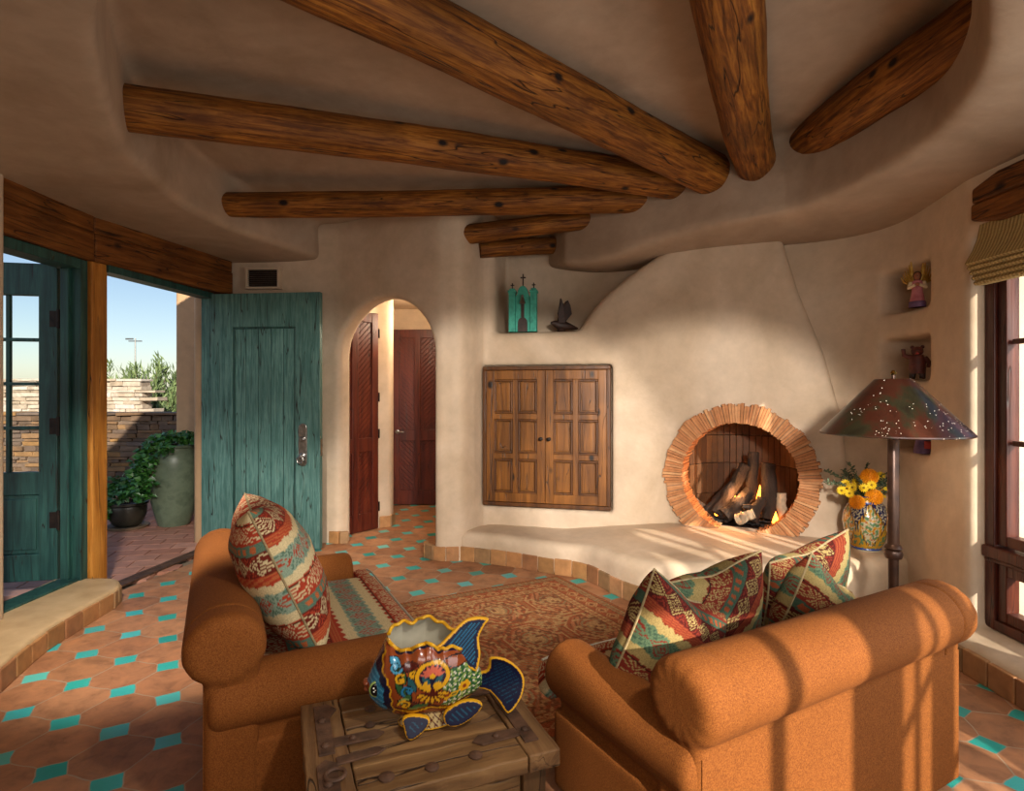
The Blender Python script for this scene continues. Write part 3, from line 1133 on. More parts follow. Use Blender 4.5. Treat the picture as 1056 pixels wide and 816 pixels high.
# header timber over these windows
e = empty('lintel_beam', (2.53, 3.215, 2.40), -PI / 2, 'dark hewn timber beam with rounded end above the folded shade', 'lintel', 'hewn timber lintels over the openings')
for k, (q0, q1) in enumerate(((0.0, 0.135), (0.137, 0.265))):
    b = MB()
    n = 26
    L = 4.6
    vs, fs = [], []
    for i in range(n + 1):
        t = i / n
        x = L * t
        sh = 0.045 * max(0, 1 - x / 0.10) ** 2 if x < 0.10 else 0
        wv = 0.008 * mnoise.noise(Vector((x * 2, k * 5, 3)))
        za, zb = q0 + (sh if k == 0 else 0), q1 - (sh if k == 1 else 0)
        for y, z in ((wv - .0 + k * .006, za), (0.30, za), (0.30, zb), (wv + k * .006, zb)):
            vs.append((x, y, z))
    for i in range(n):
        for j in range(4):
            j2 = (j + 1) % 4
            fs.append((i * 4 + j, (i + 1) * 4 + j, (i + 1) * 4 + j2, i * 4 + j2))
    fs += [(0, 1, 2, 3), (n * 4 + 3, n * 4 + 2, n * 4 + 1, n * 4)]
    # local +Y points to world +X here
    b.add(vs, fs)
    b.build('timber', M['lintel'], e, 30, 0.014)

# roman shade
t = NT('woven_shade')
v = t.coord('Object')
wv = t.n('ShaderNodeTexWave', wave_type='BANDS', bands_direction='Y')
wv.inputs['Scale'].default_value = 14.0
wv.inputs['Distortion'].default_value = 1.2
wv.inputs['Detail'].default_value = 2.0
t.put(wv.inputs['Vector'], v)
wz = t.noise(t.coord('Object', (4, 4, 60)), 6, 3)
c = t.ramp(wv.outputs['Fac'], [(0.1, '#967a45'), (0.5, '#a98d56'), (0.9, '#b79c64')])
c = t.mix(1.0, c, t.ramp(wz, [(0.3, (0.75,) * 3), (0.7, (1.05,) * 3)]), 'MULTIPLY')
t.bump(wv.outputs['Fac'], 0.4, 0.006)
M['shade_fabric'] = t.out(c, 0.85)
sh = empty('roman_shade', (2.56, 3.19, 2.39), 0, 'woven tan roman shade drawn up in folds over the window', 'window shade')


def shade_strip(prof, name):
    n = len(prof)
    back = [(x + 0.012, z) for x, z in prof]
    vs, fs = [], []
    ny = 12
    for j in range(ny + 1):
        y = -4.5 * j / ny
        for x, z in prof + back[::-1]: vs.append((x, y, z))
    m = 2 * n
    for j in range(ny):
        for i in range(m):
            i2 = (i + 1) % m
            fs.append((j * m + i, j * m + i2, (j + 1) * m + i2, (j + 1) * m + i))
    fs += [tuple(range(m - 1, -1, -1)), tuple(ny * m + i for i in range(m))]
    return mesh_obj(name, vs, [f[::-1] for f in fs], M['shade_fabric'], sh, 40)


shade_strip([(0.005, 0.03), (-0.012, -0.05), (-0.04, -0.12), (-0.07, -0.170), (-0.078, -0.187), (-0.065, -0.197), (-0.03, -0.195)], 'shade_cloth')
for k in range(4):
    zt = -0.188 - 0.027 * k
    dx = 0.012 * k
    shade_strip([(-0.02 + dx, zt), (-0.055 + dx, zt - .006), (-0.068 + dx, zt - .022), (-0.058 + dx, zt - .034), (-0.02 + dx, zt - .032)], 'fold')

# frame of the added back window, sized to admit sun onto the right sofa
e = empty('added_window_4', (2.11, -1.70, 0), 0, 'added tall narrow wooden window behind the viewer, admitting sun to the right sofa', 'window', None, 'structure')
b = MB()
for x in (-.45, .02, .45):
    b.box((x, 0, 1.35), (0.05, 0.08, 2.1))
for z in (0.32, 1.35, 2.38):
    b.box((0, 0, z), (0.94, 0.078, 0.05))
b.build('window_frame', M['window_wood'], e, 0, 0.006)
# ================================================================== built-in cupboard
ca = math.atan2(CAB_D.y, CAB_D.x)
cab = empty('wall_cabinet', (CAB_C.x + 0.02 * CAB_N.x * -1, CAB_C.y - 0.02 * CAB_N.y, CAB_Z0), ca, 'built-in knotty wood cupboard with two six-panel doors in the far wall', 'cabinet')
cw, chh = CAB_W, CAB_Z1 - CAB_Z0
b = MB()
for x0, x1, z0, z1 in ((-cw / 2, cw / 2, 0, .035), (-cw / 2, cw / 2, chh - .035, chh), (-cw / 2, -cw / 2 + .035, .035, chh - .035), (cw / 2 - .035, cw / 2, .035, chh - .035)):
    b.box2((x0, -0.03, z0), (x1, 0.06, z1))
b.build('frame', M['cab_dark'], cab, 0, 0.006)
b = MB()
b.box2((-cw / 2 + .035, 0.04, .035), (cw / 2 - .035, 0.06, chh - .035))
b.build('back_board', M['cab_dark'], cab, 0)
dw = cw / 2 - .037
for sgn in (-1, 1):
    xa, xb = (-.037 - dw + .035, -.002) if sgn < 0 else (.002, .037 + dw - .035)
    za, zb = .038, chh - .038
    st, rl = .075, .085
    d = MB()
    d.box2((xa, -0.022, za), (xa + st, 0.022, zb))
    d.box2((xb - st, -0.022, za), (xb, 0.022, zb))
    xm = (xa + xb) / 2
    d.box2((xm - .026, -0.019, za + rl), (xm + .026, 0.019, zb - rl))
    rows = 3
    ph = (zb - za - 2 * rl - 2 * .052) / rows
    d.box2((xa + st, -0.021, za), (xb - st, 0.021, za + rl))
    d.box2((xa + st, -0.021, zb - rl), (xb - st, 0.021, zb))
    for r in range(1, rows):
        z = za + rl + r * ph + (r - 1) * .052
        for q0, q1 in ((xa + st, xm - .026), (xm + .026, xb - st)):
            d.box2((q0, -0.019, z), (q1, 0.019, z + .052))
    door = d.build('door', M['cab'], cab, 0, 0.004)
    for r in range(rows):
        z0 = za + rl + r * (ph + .052)
        for q0, q1 in ((xa + st, xm - .026), (xm + .026, xb - st)):
            p = MB()
            p.box2((q0, 0.004, z0), (q1, 0.014, z0 + ph))
            p.box2((q0 + .028, -0.006, z0 + .028), (q1 - .028, 0.006, z0 + ph - .028))
            p.build('panel', M['cab'], door, 0, 0.005)
            m = MB()
            w_ = .02
            for a0, a1, c0, c1 in ((q0, q1, z0, z0 + w_), (q0, q1, z0 + ph - w_, z0 + ph), (q0, q0 + w_, z0 + w_, z0 + ph - w_), (q1 - w_, q1, z0 + w_, z0 + ph - w_)):
                m.box2((a0, -0.030, c0), (a1, 0.004, c1))
            m.build('moulding', M['cab_dark'], door, 0, 0.006)
    k = MB()
    k.lathe([(0, 0), (.018, 0), (.018, .006), (.008, .01), (.008, .025), (.018, .032), (.018, .042), (.008, .05), (0, .05)], 16, Matrix.Translation((-.038 if sgn < 0 else .038, -0.022, chh / 2 - .02)) @ Matrix.Rotation(PI / 2, 4, 'X'))
    k.build('knob', M['iron'], door)

# ================================================================== fireplace
fa = math.atan2(FD.y, FD.x)
fp = empty('fireplace', (FC.x, FC.y, 0), fa, 'round fireplace opening ringed by stacked clay slivers', 'fireplace')
ZC = FC.z
b = MB()
NS = 150
for k in range(NS):
    a = -PI / 2 + 2 * PI * (k + .5) / NS
    if ZC + .60 * math.sin(a) < 0.30 and ZC + 0.425 * math.sin(a) < 0.40: continue
    da = 2 * PI / NS
    a += rnd.uniform(-.004, .004)
    ri = 0.448 + rnd.uniform(-.006, .006)
    ro = 0.605 + rnd.uniform(-.014, .014)
    yf = -0.045 + rnd.uniform(-.008, .008)
    yb = 0.20
    h0, h1 = ri * da * .46, ro * da * .46
    ca_, sa = math.cos(a), math.sin(a)
    ta, tb = -sa, ca_
    vs = []
    for y in (yf, yb):
        for r, h in ((ri, h0), (ro, h1)):
            for s in (-1, 1):
                vs.append((ca_ * r + ta * h * s, y, ZC + sa * r + tb * h * s))
    fs = [(0, 1, 3, 2), (4, 6, 7, 5), (0, 4, 5, 1), (2, 3, 7, 6), (0, 2, 6, 4), (1, 5, 7, 3)]
    b.add(vs, fs)
b.build('tile_surround', M['sliver'], fp, 0, 0.003)
# mortar bed behind the slivers
b = MB()
n = 72
vs, fs = [], []
for k in range(n):
    a = 2 * PI * k / n
    for r, y in ((.458, -.03), (.590, -.03), (.590, .19), (.458, .19)):
        vs.append((r * math.cos(a), y, ZC + r * math.sin(a)))
for k in range(n):
    k2 = (k + 1) % n
    for j in range(4):
        j2 = (j + 1) % 4
        fs.append((k * 4 + j, k * 4 + j2, k2 * 4 + j2, k2 * 4 + j))
b.add(vs, fs)
b.build('mortar_bed', M['grout'], fp, 40)
# curved firebox lining of upright tiles
b = MB()
NL = 26
for k in range(NL):
    a0 = PI * k / NL
    a1 = PI * (k + .94) / NL
    am = (a0 + a1) / 2
    for zz in ((0.29, 0.56), (0.565, 0.84), (0.845, 1.10), (1.105, 1.30)):
        R0, R1 = .47, .50
        def pt(a, r): return (-r * math.cos(a), 0.18 + 1.15 * r * math.sin(a))
        j = rnd.uniform(0, .006)
        poly = [pt(a0, R0 - j), pt(a1, R0 - j), pt(a1, R1), pt(a0, R1)]
        lean = 0.10 * max(0, zz[0] - .7)
        top = min(zz[1], ZC + math.sqrt(max(0.01, .50 ** 2 - (R0 * math.cos(am)) ** 2)))
        if top - zz[0] > 0.02: b.prism(poly, zz[0], top)
b.build('firebox_lining', M['firebrick'], fp, 0, 0.003)
b = MB()
b.prism([(-.44, .10), (.44, .10), (.46, .2), (.38, .52), (0, .72), (-.38, .52), (-.46, .2)], 0.28, 0.375)
b.build('hearth_pan', M['iron'], fp, 0)

FM = Matrix.Translation((FC.x, FC.y, 0)) @ Matrix.Rotation(fa, 4, 'Z')

# grate
g = empty('fire_grate', FM @ Vector((0, .26, .375)), fa, 'black iron grate holding the fire logs', 'grate')
b = MB()
for k in range(7):
    x = -.27 + .09 * k
    b.tube([(x, -.13, .06), (x, .12, .06), (x, .14, .10)], .009, 8)
b.build('bar', M['iron'], g)
b = MB()
b.tube([(-.29, -.10, .048), (.29, -.10, .048)], .010, 8)
b.tube([(-.29, .10, .048), (.29, .10, .048)], .010, 8)
b.build('rail', M['iron'], g)
for x in (-.26, .26):
    for y in (-.10, .10):
        b = MB()
        b.tube([(x, y, 0), (x, y, .05)], .011, 8)
        b.build('leg', M['iron'], g)
# embers
M['ember'] = mat_island('charred_lumps', ['#0e0b0a', '#1d1613', '#2c221c', '#0a0808'], 0.9, 30, .4, .4)
b = MB()
for k in range(230):
    x, y = rnd.uniform(-.34, .34), rnd.uniform(-.13, .16)
    r = rnd.uniform(.012, .024)
    b.ball((x, y, r * .7 + rnd.uniform(0, .015)), (r, r * rnd.uniform(.7, 1), r * .8), None, 6, 4)
o = b.build('ember_bed', M['ember'], None, 0)
o.matrix_world = FM @ Matrix.Translation((0, .25, .375))
tag(o, 'bed of black charred embers under the fire logs', 'embers', None, 'stuff')

M['bark'] = mat_noise('charred_bark', '#060504', '#32241a', 9, .9, 1.0, (1, 1, .35), c3='#120d09', bscale=20, bdist=.03)
M['ash_bark'] = mat_noise('ashen_bark', '#2a1d14', '#b9a58a', 9, .9, .8, (1, 1, .4), c3='#5c4733', bscale=24, bdist=.015)


def fire_log(p, q, r0, r1, label, mat='bark', fork=None):
    p, q = Vector(p), Vector(q)
    b = MB()
    n = 14
    pts, rad = [], []
    for i in range(n + 1):
        t = i / n
        c = p.lerp(q, t) - p
        c += Vector((mnoise.noise(Vector((t * 3, r0 * 90, 0))), mnoise.noise(Vector((t * 3, 5, r0 * 80))), 0)) * .02
        pts.append(c)
        rad.append(1.22 * (r0 + (r1 - r0) * t) * (1 + .10 * mnoise.noise(Vector((t * 7, 3, r1 * 50)))))
    b.tube(pts, rad, 14, None, .09)
    if fork:
        f = Vector(fork) - p
        b.tube([pts[n // 2], pts[n // 2].lerp(f, .5) + Vector((0, 0, .01)), f], [r1 * .8, r1 * .65, r1 * .5], 10, None, .09)
    o = b.build('fire_log', M[mat], None, 60)
    o.matrix_world = FM @ Matrix.Translation(p)
    return tag(o, label, 'fire log', 'logs in the round fireplace')


zb = .435
fire_log((-.30, .24, zb), (-.10, .30, .68), .040, .032, 'charred fire log leaning at the far left of the fire')
fire_log((-.20, .18, zb + .01), (.02, .34, .86), .048, .040, 'long charred log leaning inward, its tip reaching highest at left')
fire_log((-.12, .13, zb + .01), (.08, .22, .66), .05, .042, 'thick charred log in front, leaning right across the flame')
fire_log((.07, .34, zb), (.07, .38, .98), .040, .038, 'upright charred log at the back middle, the tallest')
fire_log((.22, .22, zb), (.205, .27, .90), .056, .046, 'thick upright charred log with gnarled bark, right of middle')
fire_log((.08, .10, zb), (.17, .16, .62), .045, .034, 'forked stub of charred log in front of the upright logs', 'bark', (.02, .08, .55))
fire_log((.33, .20, zb - .01), (.30, .24, .66), .040, .030, 'ash-pale burnt log standing at the right edge of the fire', 'ash_bark')
fire_log((-.02, .07, zb), (.11, .07, .50), .040, .030, 'small grey-ended charred log low at the front of the fire', 'ash_bark')
M['flame'] = mat_emit('flame', '#ff8a2a', 9.0)
for (x, y, z, h, w), lab in zip([(-.09, .27, .50, .22, .040), (.135, .28, .54, .17, .032), (-.20, .20, .42, .10, .026), (.27, .14, .40, .12, .03)], ['largest bright flame between the left logs', 'thin flame beside the thick upright log', 'small flame low at the left of the fire', 'small flame low beside the ash-pale log']):
    b = MB()
    pr = [(0.0, 0), (w * .8, h * .10), (w, h * .25), (w * .7, h * .5), (w * .35, h * .75), (0.001, h)]
    b.lathe(pr, 12, Matrix.Diagonal((1, .55, 1, 1)))
    o = b.build('flame', M['flame'], None)
    o.matrix_world = FM @ Matrix.Translation((x, y, z))
    tag(o, lab, 'flame', 'flames in the fireplace')

# ================================================================== shelf alcove figures
M['verdigris'] = mat_noise('painted_verdigris', '#1b6b60', '#3fa48e', 14, .7, .4, c3='#2c8474')
M['dark_fig'] = mat_noise('dark_carved_wood', '#1d0f0a', '#3d2418', 20, .6, .3)
M['gold_wing'] = mat_noise('gold_paint', '#a97f2e', '#d9b35a', 30, .4, .2, metal=.4)
M['pink'] = mat_noise('rose_paint', '#9a4a52', '#c98084', 20, .6, .2)
M['purple'] = mat_noise('violet_paint', '#4a3350', '#76587e', 20, .6, .2)
M['skin'] = mat_noise('painted_face', '#8a5238', '#a4694a', 20, .6, .1)
M['cream'] = mat_noise('cream_paint', '#cbb28e', '#e0cca8', 20, .6, .1)
M['red_paint'] = mat_noise('red_paint', '#8f2a20', '#b13a2c', 20, .6, .1)
ch = empty('church_figurine', (0.105, 5.52, 2.075), math.radians(-8), 'turquoise painted toy church with two towers and a cross on the alcove shelf', 'figurine')
b = MB()
gable = [(-.07, 0), (.07, 0), (.07, .33), (.05, .36)] + [(.05 * math.cos(a * PI / 8), .36 + .075 * math.sin(a * PI / 8)) for a in range(0, 9)] + [(-.07, .33)]
n = len(gable)
b.add([(x, -.03, z) for x, z in gable] + [(x, .05, z) for x, z in gable], [tuple(range(n)), tuple(range(2 * n - 1, n - 1, -1))] + [(i, n + i, n + (i + 1) % n, (i + 1) % n) for i in range(n)])
b.build('facade', M['verdigris'], ch, 0, .004)
for sx in (-1, 1):
    b = MB()
    b.box((sx * .102, 0, .185), (.062, .09, .37))
    b.box((sx * .102, 0, .38), (.078, .104, .022))
    b.box((sx * .102, 0, .40), (.05, .07, .02))
    tw = b.build('tower', M['verdigris'], ch, 0, .004)
    c = MB()
    c.box((sx * .102, 0, .435), (.010, .010, .06))
    c.box((sx * .102, 0, .445), (.034, .010, .010))
    c.build('cross', M['dark_fig'], tw, 0)
b = MB()
b.box((0, 0, .49), (.012, .012, .12))
b.box((0, 0, .515), (.05, .012, .012))
b.build('cross', M['dark_fig'], ch, 0)
b = MB()
dp = [(-.045, 0), (.045, 0), (.045, .09)] + [(.045 * math.cos(a * PI / 8), .09 + .045 * math.sin(a * PI / 8)) for a in range(1, 9)]
n = len(dp)
b.add([(x, -.036, z) for x, z in dp] + [(x, -.028, z) for x, z in dp], [tuple(range(n)), tuple(range(2 * n - 1, n - 1, -1))] + [(i, n + i, n + (i + 1) % n, (i + 1) % n) for i in range(n)])
b.build('arched_doorway', M['dark_fig'], ch, 0)
b = MB()
b.box((0, -.034, .20), (.03, .012, .14))
b.build('post', M['dark_fig'], ch, 0)
b = MB()
b.lathe([(0, .075), (.012, .07), (.02, .04), (.03, .01), (.032, 0), (0, 0)], 18, Matrix.Translation((0, -.055, .26)))
b.ball((0, -.055, .335), .012)
b.build('bell', M['steel'], ch)

bd = empty('bird_figurine', (0.46, 5.46, 2.075), math.radians(15), 'dark carved bird with raised wings on the alcove shelf', 'figurine')
b = MB()
b.tube([(-.10, 0, .075), (-.07, 0, .075), (-.03, 0, .06), (.03, 0, .055), (.09, 0, .045), (.17, 0, .03)], [.012, .026, .04, .045, .03, .008], 14)
b.tube([(0, 0, 0), (0, 0, .05)], [.04, .014], 12)
b.build('body', M['dark_fig'], bd)
for sy, lean in ((-1, -.045), (1, .06)):
    b = MB()
    out = [(-.03, .07), (.035, .07), (.06 + lean, .17), (.045 + lean, .25), (.02 + lean, .30), (-.005 + lean * .6, .24), (-.03 + lean * .4, .16)]
    n = len(out)
    b.add([(x, sy * .03 - .006, z) for x, z in out] + [(x, sy * (.03 + (z - .07) * .25) + .008, z) for x, z in out], [tuple(range(n)), tuple(range(2 * n - 1, n - 1, -1))] + [(i, n + i, n + (i + 1) % n, (i + 1) % n) for i in range(n)])
    b.build('wing', M['dark_fig'], bd, 0, .003)

# ================================================================== niche figures
def niche_base(k, name, label, px, dy=3.90):
    z = NICHE_Z[k] - .148
    X = (px - CX) / FPX * dy
    return empty(name, (X, dy, z), -0.6, label, 'figurine')


an = niche_base(0, 'angel_figurine', 'painted angel figurine with gold wings and rose robe in the top wall niche', 946)
b = MB()
b.lathe([(.045, .0), (.047, .02), (.036, .08), (.03, .12), (.036, .15), (.030, .175), (.012, .185), (0, .186)], 18, Matrix.Diagonal((1, .75, 1, 1)))
b.build('robe', M['pink'], an)
b = MB()
b.lathe([(.047, 0), (.050, .005), (.049, .035), (.044, .04)], 18, Matrix.Diagonal((1, .75, 1, 1)))
b.build('hem', M['purple'], an)
b = MB()
b.ball((0, -.004, .208), (.021, .021, .027))
b.ball((0, -.026, .205), (.004, .006, .006), None, 8, 6)
b.build('head', M['skin'], an)
b = MB()
b.ball((0, .006, .214), (.025, .022, .028))
b.tube([(0, .018, .21), (0, .024, .16)], [.022, .014], 10)
b.build('hair', M['dark_fig'], an)
for sx in (-1, 1):
    b = MB()
    b.tube([(sx * .036, 0, .165), (sx * .046, -.022, .13), (sx * .012, -.045, .145)], [.014, .012, .009], 10)
    b.build('sleeve', M['cream'], an)
    b = MB()
    for k in range(6):
        t = k / 5
        x1 = sx * (.035 + .058 * t)
        zt = .315 - .095 * t
        b.tube([(sx * .012, .028, .14), (sx * (.03 + .045 * t), .034, .18 + .05 * (1 - t)), (x1, .034, zt)], [.008, .013, .004], 8, None, 0, (1, .5))
    b.build('wing', M['gold_wing'], an)
b = MB()
b.ball((0, -.05, .148), (.012, .008, .012))
b.build('hands', M['skin'], an)

be = niche_base(1, 'bear_figurine', 'reddish-brown carved bear figurine with one paw raised in the second wall niche', 946)
M['bear'] = mat_noise('carved_red_brown_wood', '#3b1610', '#642a1e', 22, .6, .4)
b = MB()
b.tube([(0, 0, .04), (0, 0, .08), (0, 0, .13), (0, -.004, .165)], [.042, .05, .046, .034], 16)
b.build('body', M['bear'], be)
b = MB()
b.ball((0, -.008, .190), (.036, .034, .032))
b.ball((0, -.040, .182), (.016, .018, .013))
for sx in (-1, 1): b.ball((sx * .028, 0, .218), (.012, .008, .012), None, 10, 8)
hd = b.build('head', M['bear'], be)
b = MB()
b.box((0, -.054, .172), (.018, .006, .008))
b.build('tongue', M['red_paint'], hd, 0, .002)
b = MB()
b.tube([(-.04, -.005, .15), (-.075, -.02, .165), (-.078, -.03, .205)], [.017, .014, .012], 10)
b.build('arm', M['bear'], be)
b = MB()
b.tube([(.04, -.005, .145), (.066, -.015, .11), (.06, -.035, .085)], [.017, .014, .012], 10)
b.build('arm', M['bear'], be)
for sx in (-1, 1):
    b = MB()
    b.tube([(sx * .024, 0, .07), (sx * .027, -.002, .03), (sx * .027, -.004, .012)], [.024, .019, .018], 10)
    b.ball((sx * .027, -.016, .010), (.018, .026, .010), None, 10, 6)
    b.build('leg', M['dark_fig'], be)

kn = niche_base(2, 'saint_figurine', 'dark violet robed figurine in the lowest wall niche behind the lamp', 952, 3.86)
b = MB()
b.lathe([(.055, 0), (.055, .02), (.042, .08), (.038, .13), (.03, .16), (.012, .17), (0, .171)], 18, Matrix.Diagonal((1, .8, 1, 1)))
b.build('robe', M['purple'], kn)
b = MB()
b.ball((0, -.004, .192), (.020, .021, .026))
b.build('head', M['skin'], kn)
b = MB()
b.ball((0, .004, .197), (.026, .024, .030))
b.build('hood', M['dark_fig'], kn)
for sx in (-1, 1):
    b = MB()
    b.tube([(sx * .036, 0, .145), (sx * .05, -.03, .10), (sx * .012, -.058, .11)], [.014, .013, .010], 10)
    b.build('sleeve', M['dark_fig'], kn)
b = MB()
b.box((.03, -.05, .06), (.05, .02, .05))
b.build('book', M['red_paint'], kn, 0, .004)

# ================================================================== floor lamp
lp = empty('floor_lamp', (2.065, 3.15, 0), 0, 'dark bronze floor lamp with a pierced conical shade beside the fireplace', 'lamp')
M['bronze'] = mat_noise('dark_bronze', '#2a1913', '#4f3526', 12, .35, .15, metal=.5)
b = MB()
b.lathe([(0, 0), (.17, 0), (.17, .012), (.14, .03), (.06, .05), (.035, .07), (0, .07)], 32)
b.build('base', M['bronze'], lp)
b = MB()
b.lathe([(0, .06), (.030, .06), (.026, .10), (.026, .60), (.040, .605), (.046, .625), (.040, .645), (.030, .65), (.045, .66), (.036, .675), (.029, .68), (.028, 1.36), (.018, 1.38), (.010, 1.40), (.010, 1.60), (0, 1.60)], 24)
b.build('pole', M['bronze'], lp)
t = NT('pierced_leather_shade')
v = t.coord('Object')
f = t.noise(v, 3.2, 5, .6, .8)
c = t.ramp(f, [(.3, '#140d09'), (.42, '#2c160e'), (.52, '#3b1c12'), (.6, '#282618'), (.72, '#1a110c')])
vo = t.n('ShaderNodeTexVoronoi')
vo.inputs['Scale'].default_value = 62
t.put(vo.inputs['Vector'], v)
hole = t.math('LESS_THAN', vo.outputs['Distance'], 0.13)
gate = t.math('GREATER_THAN', t.noise(v, 5.5, 2), 0.54)
hole = t.math('MULTIPLY', hole, gate)
t.bump(f, .2, .004)
M['shade'] = t.out(c, .28, 0, .6)
t.bsdf.inputs['Emission Color'].default_value = (1, .86, .65, 1)
t.put(t.bsdf.inputs['Emission Strength'], t.math('MULTIPLY', hole, 1.6))
b = MB()
b.lathe([(.352, 1.272), (.356, 1.275), (.356, 1.282), (.09, 1.572), (.082, 1.574), (.088, 1.562), (.345, 1.278), (.352, 1.272)], 48, None, False)
shd = b.build('lamp_shade', M['shade'], lp, 30)
b = MB()
b.lathe([(0, 1.566), (.082, 1.568), (.082, 1.572), (.0, 1.574)], 32)
b.build('top_plate', M['bronze'], shd)
b = MB()
b.lathe([(0, 1.595), (.012, 1.596), (.016, 1.606), (.010, 1.618), (0, 1.622)], 14)
M['brass'] = mat_noise('polished_brass', '#b98a3c', '#d8ae5c', 20, .2, .05, metal=1.0)
b.build('finial', M['brass'], lp)
b = MB()
b.ball((0, 0, 1.46), (.032, .032, .045))
M['bulb'] = mat_emit('warm_bulb', '#ffd9a0', 6)
b.build('bulb', M['bulb'], lp)

# ================================================================== vase of flowers
VP = Vector((2.565, 4.215, .370))
vs_ = empty('talavera_vase', VP, 0, 'painted blue, yellow and green ceramic vase on the hearth behind the lamp', 'vase')
prof = [(0.0, 0), (.095, 0), (.100, .012), (.098, .02), (.118, .06), (.142, .13), (.152, .20), (.146, .26), (.122, .315), (.098, .34), (.092, .36), (.100, .385), (.105, .39), (.096, .392), (.084, .36), (.09, .33), (0.09, .30), (0, .30)]
seg = 180
pp = []
for i in range(len(prof) - 1):
    for k in range(9 if i < 13 else 1):
        t_ = k / (9 if i < 13 else 1)
        pp.append((prof[i][0] + (prof[i + 1][0] - prof[i][0]) * t_, prof[i][1] + (prof[i + 1][1] - prof[i][1]) * t_))
pp.append(prof[-1])
b = MB()
b.lathe(pp, seg, None, False)
cols = []
cream, navy, blue, yel, grn, org, dk = H('#b3a98a'), H('#1a2148'), H('#2c4380'), H('#b3841c'), H('#54774f'), H('#9c4a26'), H('#1a1c2a')
for (x, y, z) in b.v:
    a = math.atan2(y, x)
    u, w_ = a * 5 / (2 * PI), z / .39
    fu = (u % 1) - .5
    c = cream
    n1 = mnoise.noise(Vector((a * 7, z * 42, 1)))
    n2 = mnoise.noise(Vector((a * 13, z * 80, 4)))
    if w_ < .06: c = blue if w_ > .02 else cream
    elif w_ < .86:
        lz = abs(fu) * 2 + abs((w_ - .46) * 2.3)
        if abs(lz - 1.0) < .09: c = dk if int((a * 40)) % 2 else yel
        elif lz < 1:
            c = grn if n1 > .12 else (org if n2 > .25 else (yel if n1 < -.2 else cream))
        else:
            c = (navy if n2 > -.1 else cream) if w_ > .46 else (yel if n1 > -.05 else grn)
        if .08 < w_ < .11: c = yel
    else: c = blue if (w_ < .9 or w_ > .985) else yel
    cols.append(c)
M['glaze'] = mat_vcol('painted_glaze', .22, coat=.6)
b.build('body', M['glaze'], vs_, 60, colors=cols)

fl = empty('flower_bouquet', VP + Vector((0, 0, .31)), 0, 'bouquet of orange and yellow blooms with grey-green leaves in the vase', 'flowers')
M['leaf_grey'] = mat_island('eucalyptus_leaf', ['#3b4a34', '#52634a', '#667558', '#2e3b29'], .6, 20, .3, 0)
M['stem'] = mat_noise('flower_stem', '#3c4a24', '#566333', 20, .7, .1)
M['orange_fl'] = mat_noise('orange_petals', '#e08a08', '#f5a915', 60, .6, .3)
M['yellow_fl'] = mat_noise('yellow_petals', '#e2b80c', '#f6d834', 60, .6, .3)
M['fl_centre'] = mat_noise('flower_centre', '#8a6a10', '#a88a1c', 60, .8, .3)
stems = MB()


def flp(px, py, dy=0.0):
    return P(px, py, 4.215 + dy) - (VP + Vector((0, 0, .31)))


def petal(b, c, d, up, L, W, droop=0.0):
    d = d.normalized()
    sdv = d.cross(up).normalized()
    up2 = sdv.cross(d)
    pts = [c, c + d * L * .5 + sdv * W + up2 * L * .08, c + d * L - up2 * droop, c + d * L * .5 - sdv * W + up2 * L * .08]
    pts2 = [p - up2 * .004 for p in pts]
    b.add(pts + pts2, [(0, 1, 2, 3), (7, 6, 5, 4), (0, 4, 5, 1), (1, 5, 6, 2), (2, 6, 7, 3), (3, 7, 4, 0)])


view = Vector((-.5, -.84, .2)).normalized()
for px, py, r in ((896.6, 492, .060), (901.5, 513, .060), (884, 518, .052), (906, 505, .03)):
    c = flp(px, py, -.08 if r > .05 else .02)
    b = MB()
    b.ball(c, r * .72, None, 14, 10)
    N = 170
    for k in range(N):
        z = 1 - 2 * (k + .5) / N
        a = k * 2.39996
        d = Vector((math.sqrt(1 - z * z) * math.cos(a), math.sqrt(1 - z * z) * math.sin(a), z))
        petal(b, c + d * r * .55, (d + Vector((0, 0, .25))).normalized(), Vector((d.y, -d.x, .3)).normalized(), r * .48, r * .13)
    b.build('orange_bloom', M['orange_fl'], fl, 0)
    stems.tube([Vector((0, 0, 0)), c * .5 + Vector((0, 0, .02)), c], .004, 6)
for px, py, dy in ((868, 506, -.10), (876, 509, -.12), (872, 499, -.05), (883, 497, 0), (890.5, 503.5, -.12), (899, 500.5, -.14), (908, 491, 0), (916, 503, -.02), (879, 503, -.1), (889, 494, .04), (913, 510, .03)):
    c = flp(px, py, dy)
    b = MB()
    nrm = (view + Vector((rnd.uniform(-.3, .3), rnd.uniform(-.3, .3), rnd.uniform(-.1, .4)))).normalized()
    s1 = nrm.cross(Vector((0, 0, 1))).normalized()
    s2 = nrm.cross(s1)
    for ring in range(2):
        for k in range(13):
            a = 2 * PI * (k + ring * .5) / 13
            d = s1 * math.cos(a) + s2 * math.sin(a) + nrm * (.2 + ring * .25)
            petal(b, c, d, nrm, .036 - .008 * ring, .008)
    f_ = b.build('yellow_daisy', M['yellow_fl'], fl, 0)
    q = MB()
    q.ball(c + nrm * .006, .009, None, 10, 6)
    q.build('centre', M['fl_centre'], f_)
    stems.tube([Vector((0, 0, 0)), c * .5 + Vector((0, 0, .03)), c - nrm * .008], .003, 6)
lv = MB()
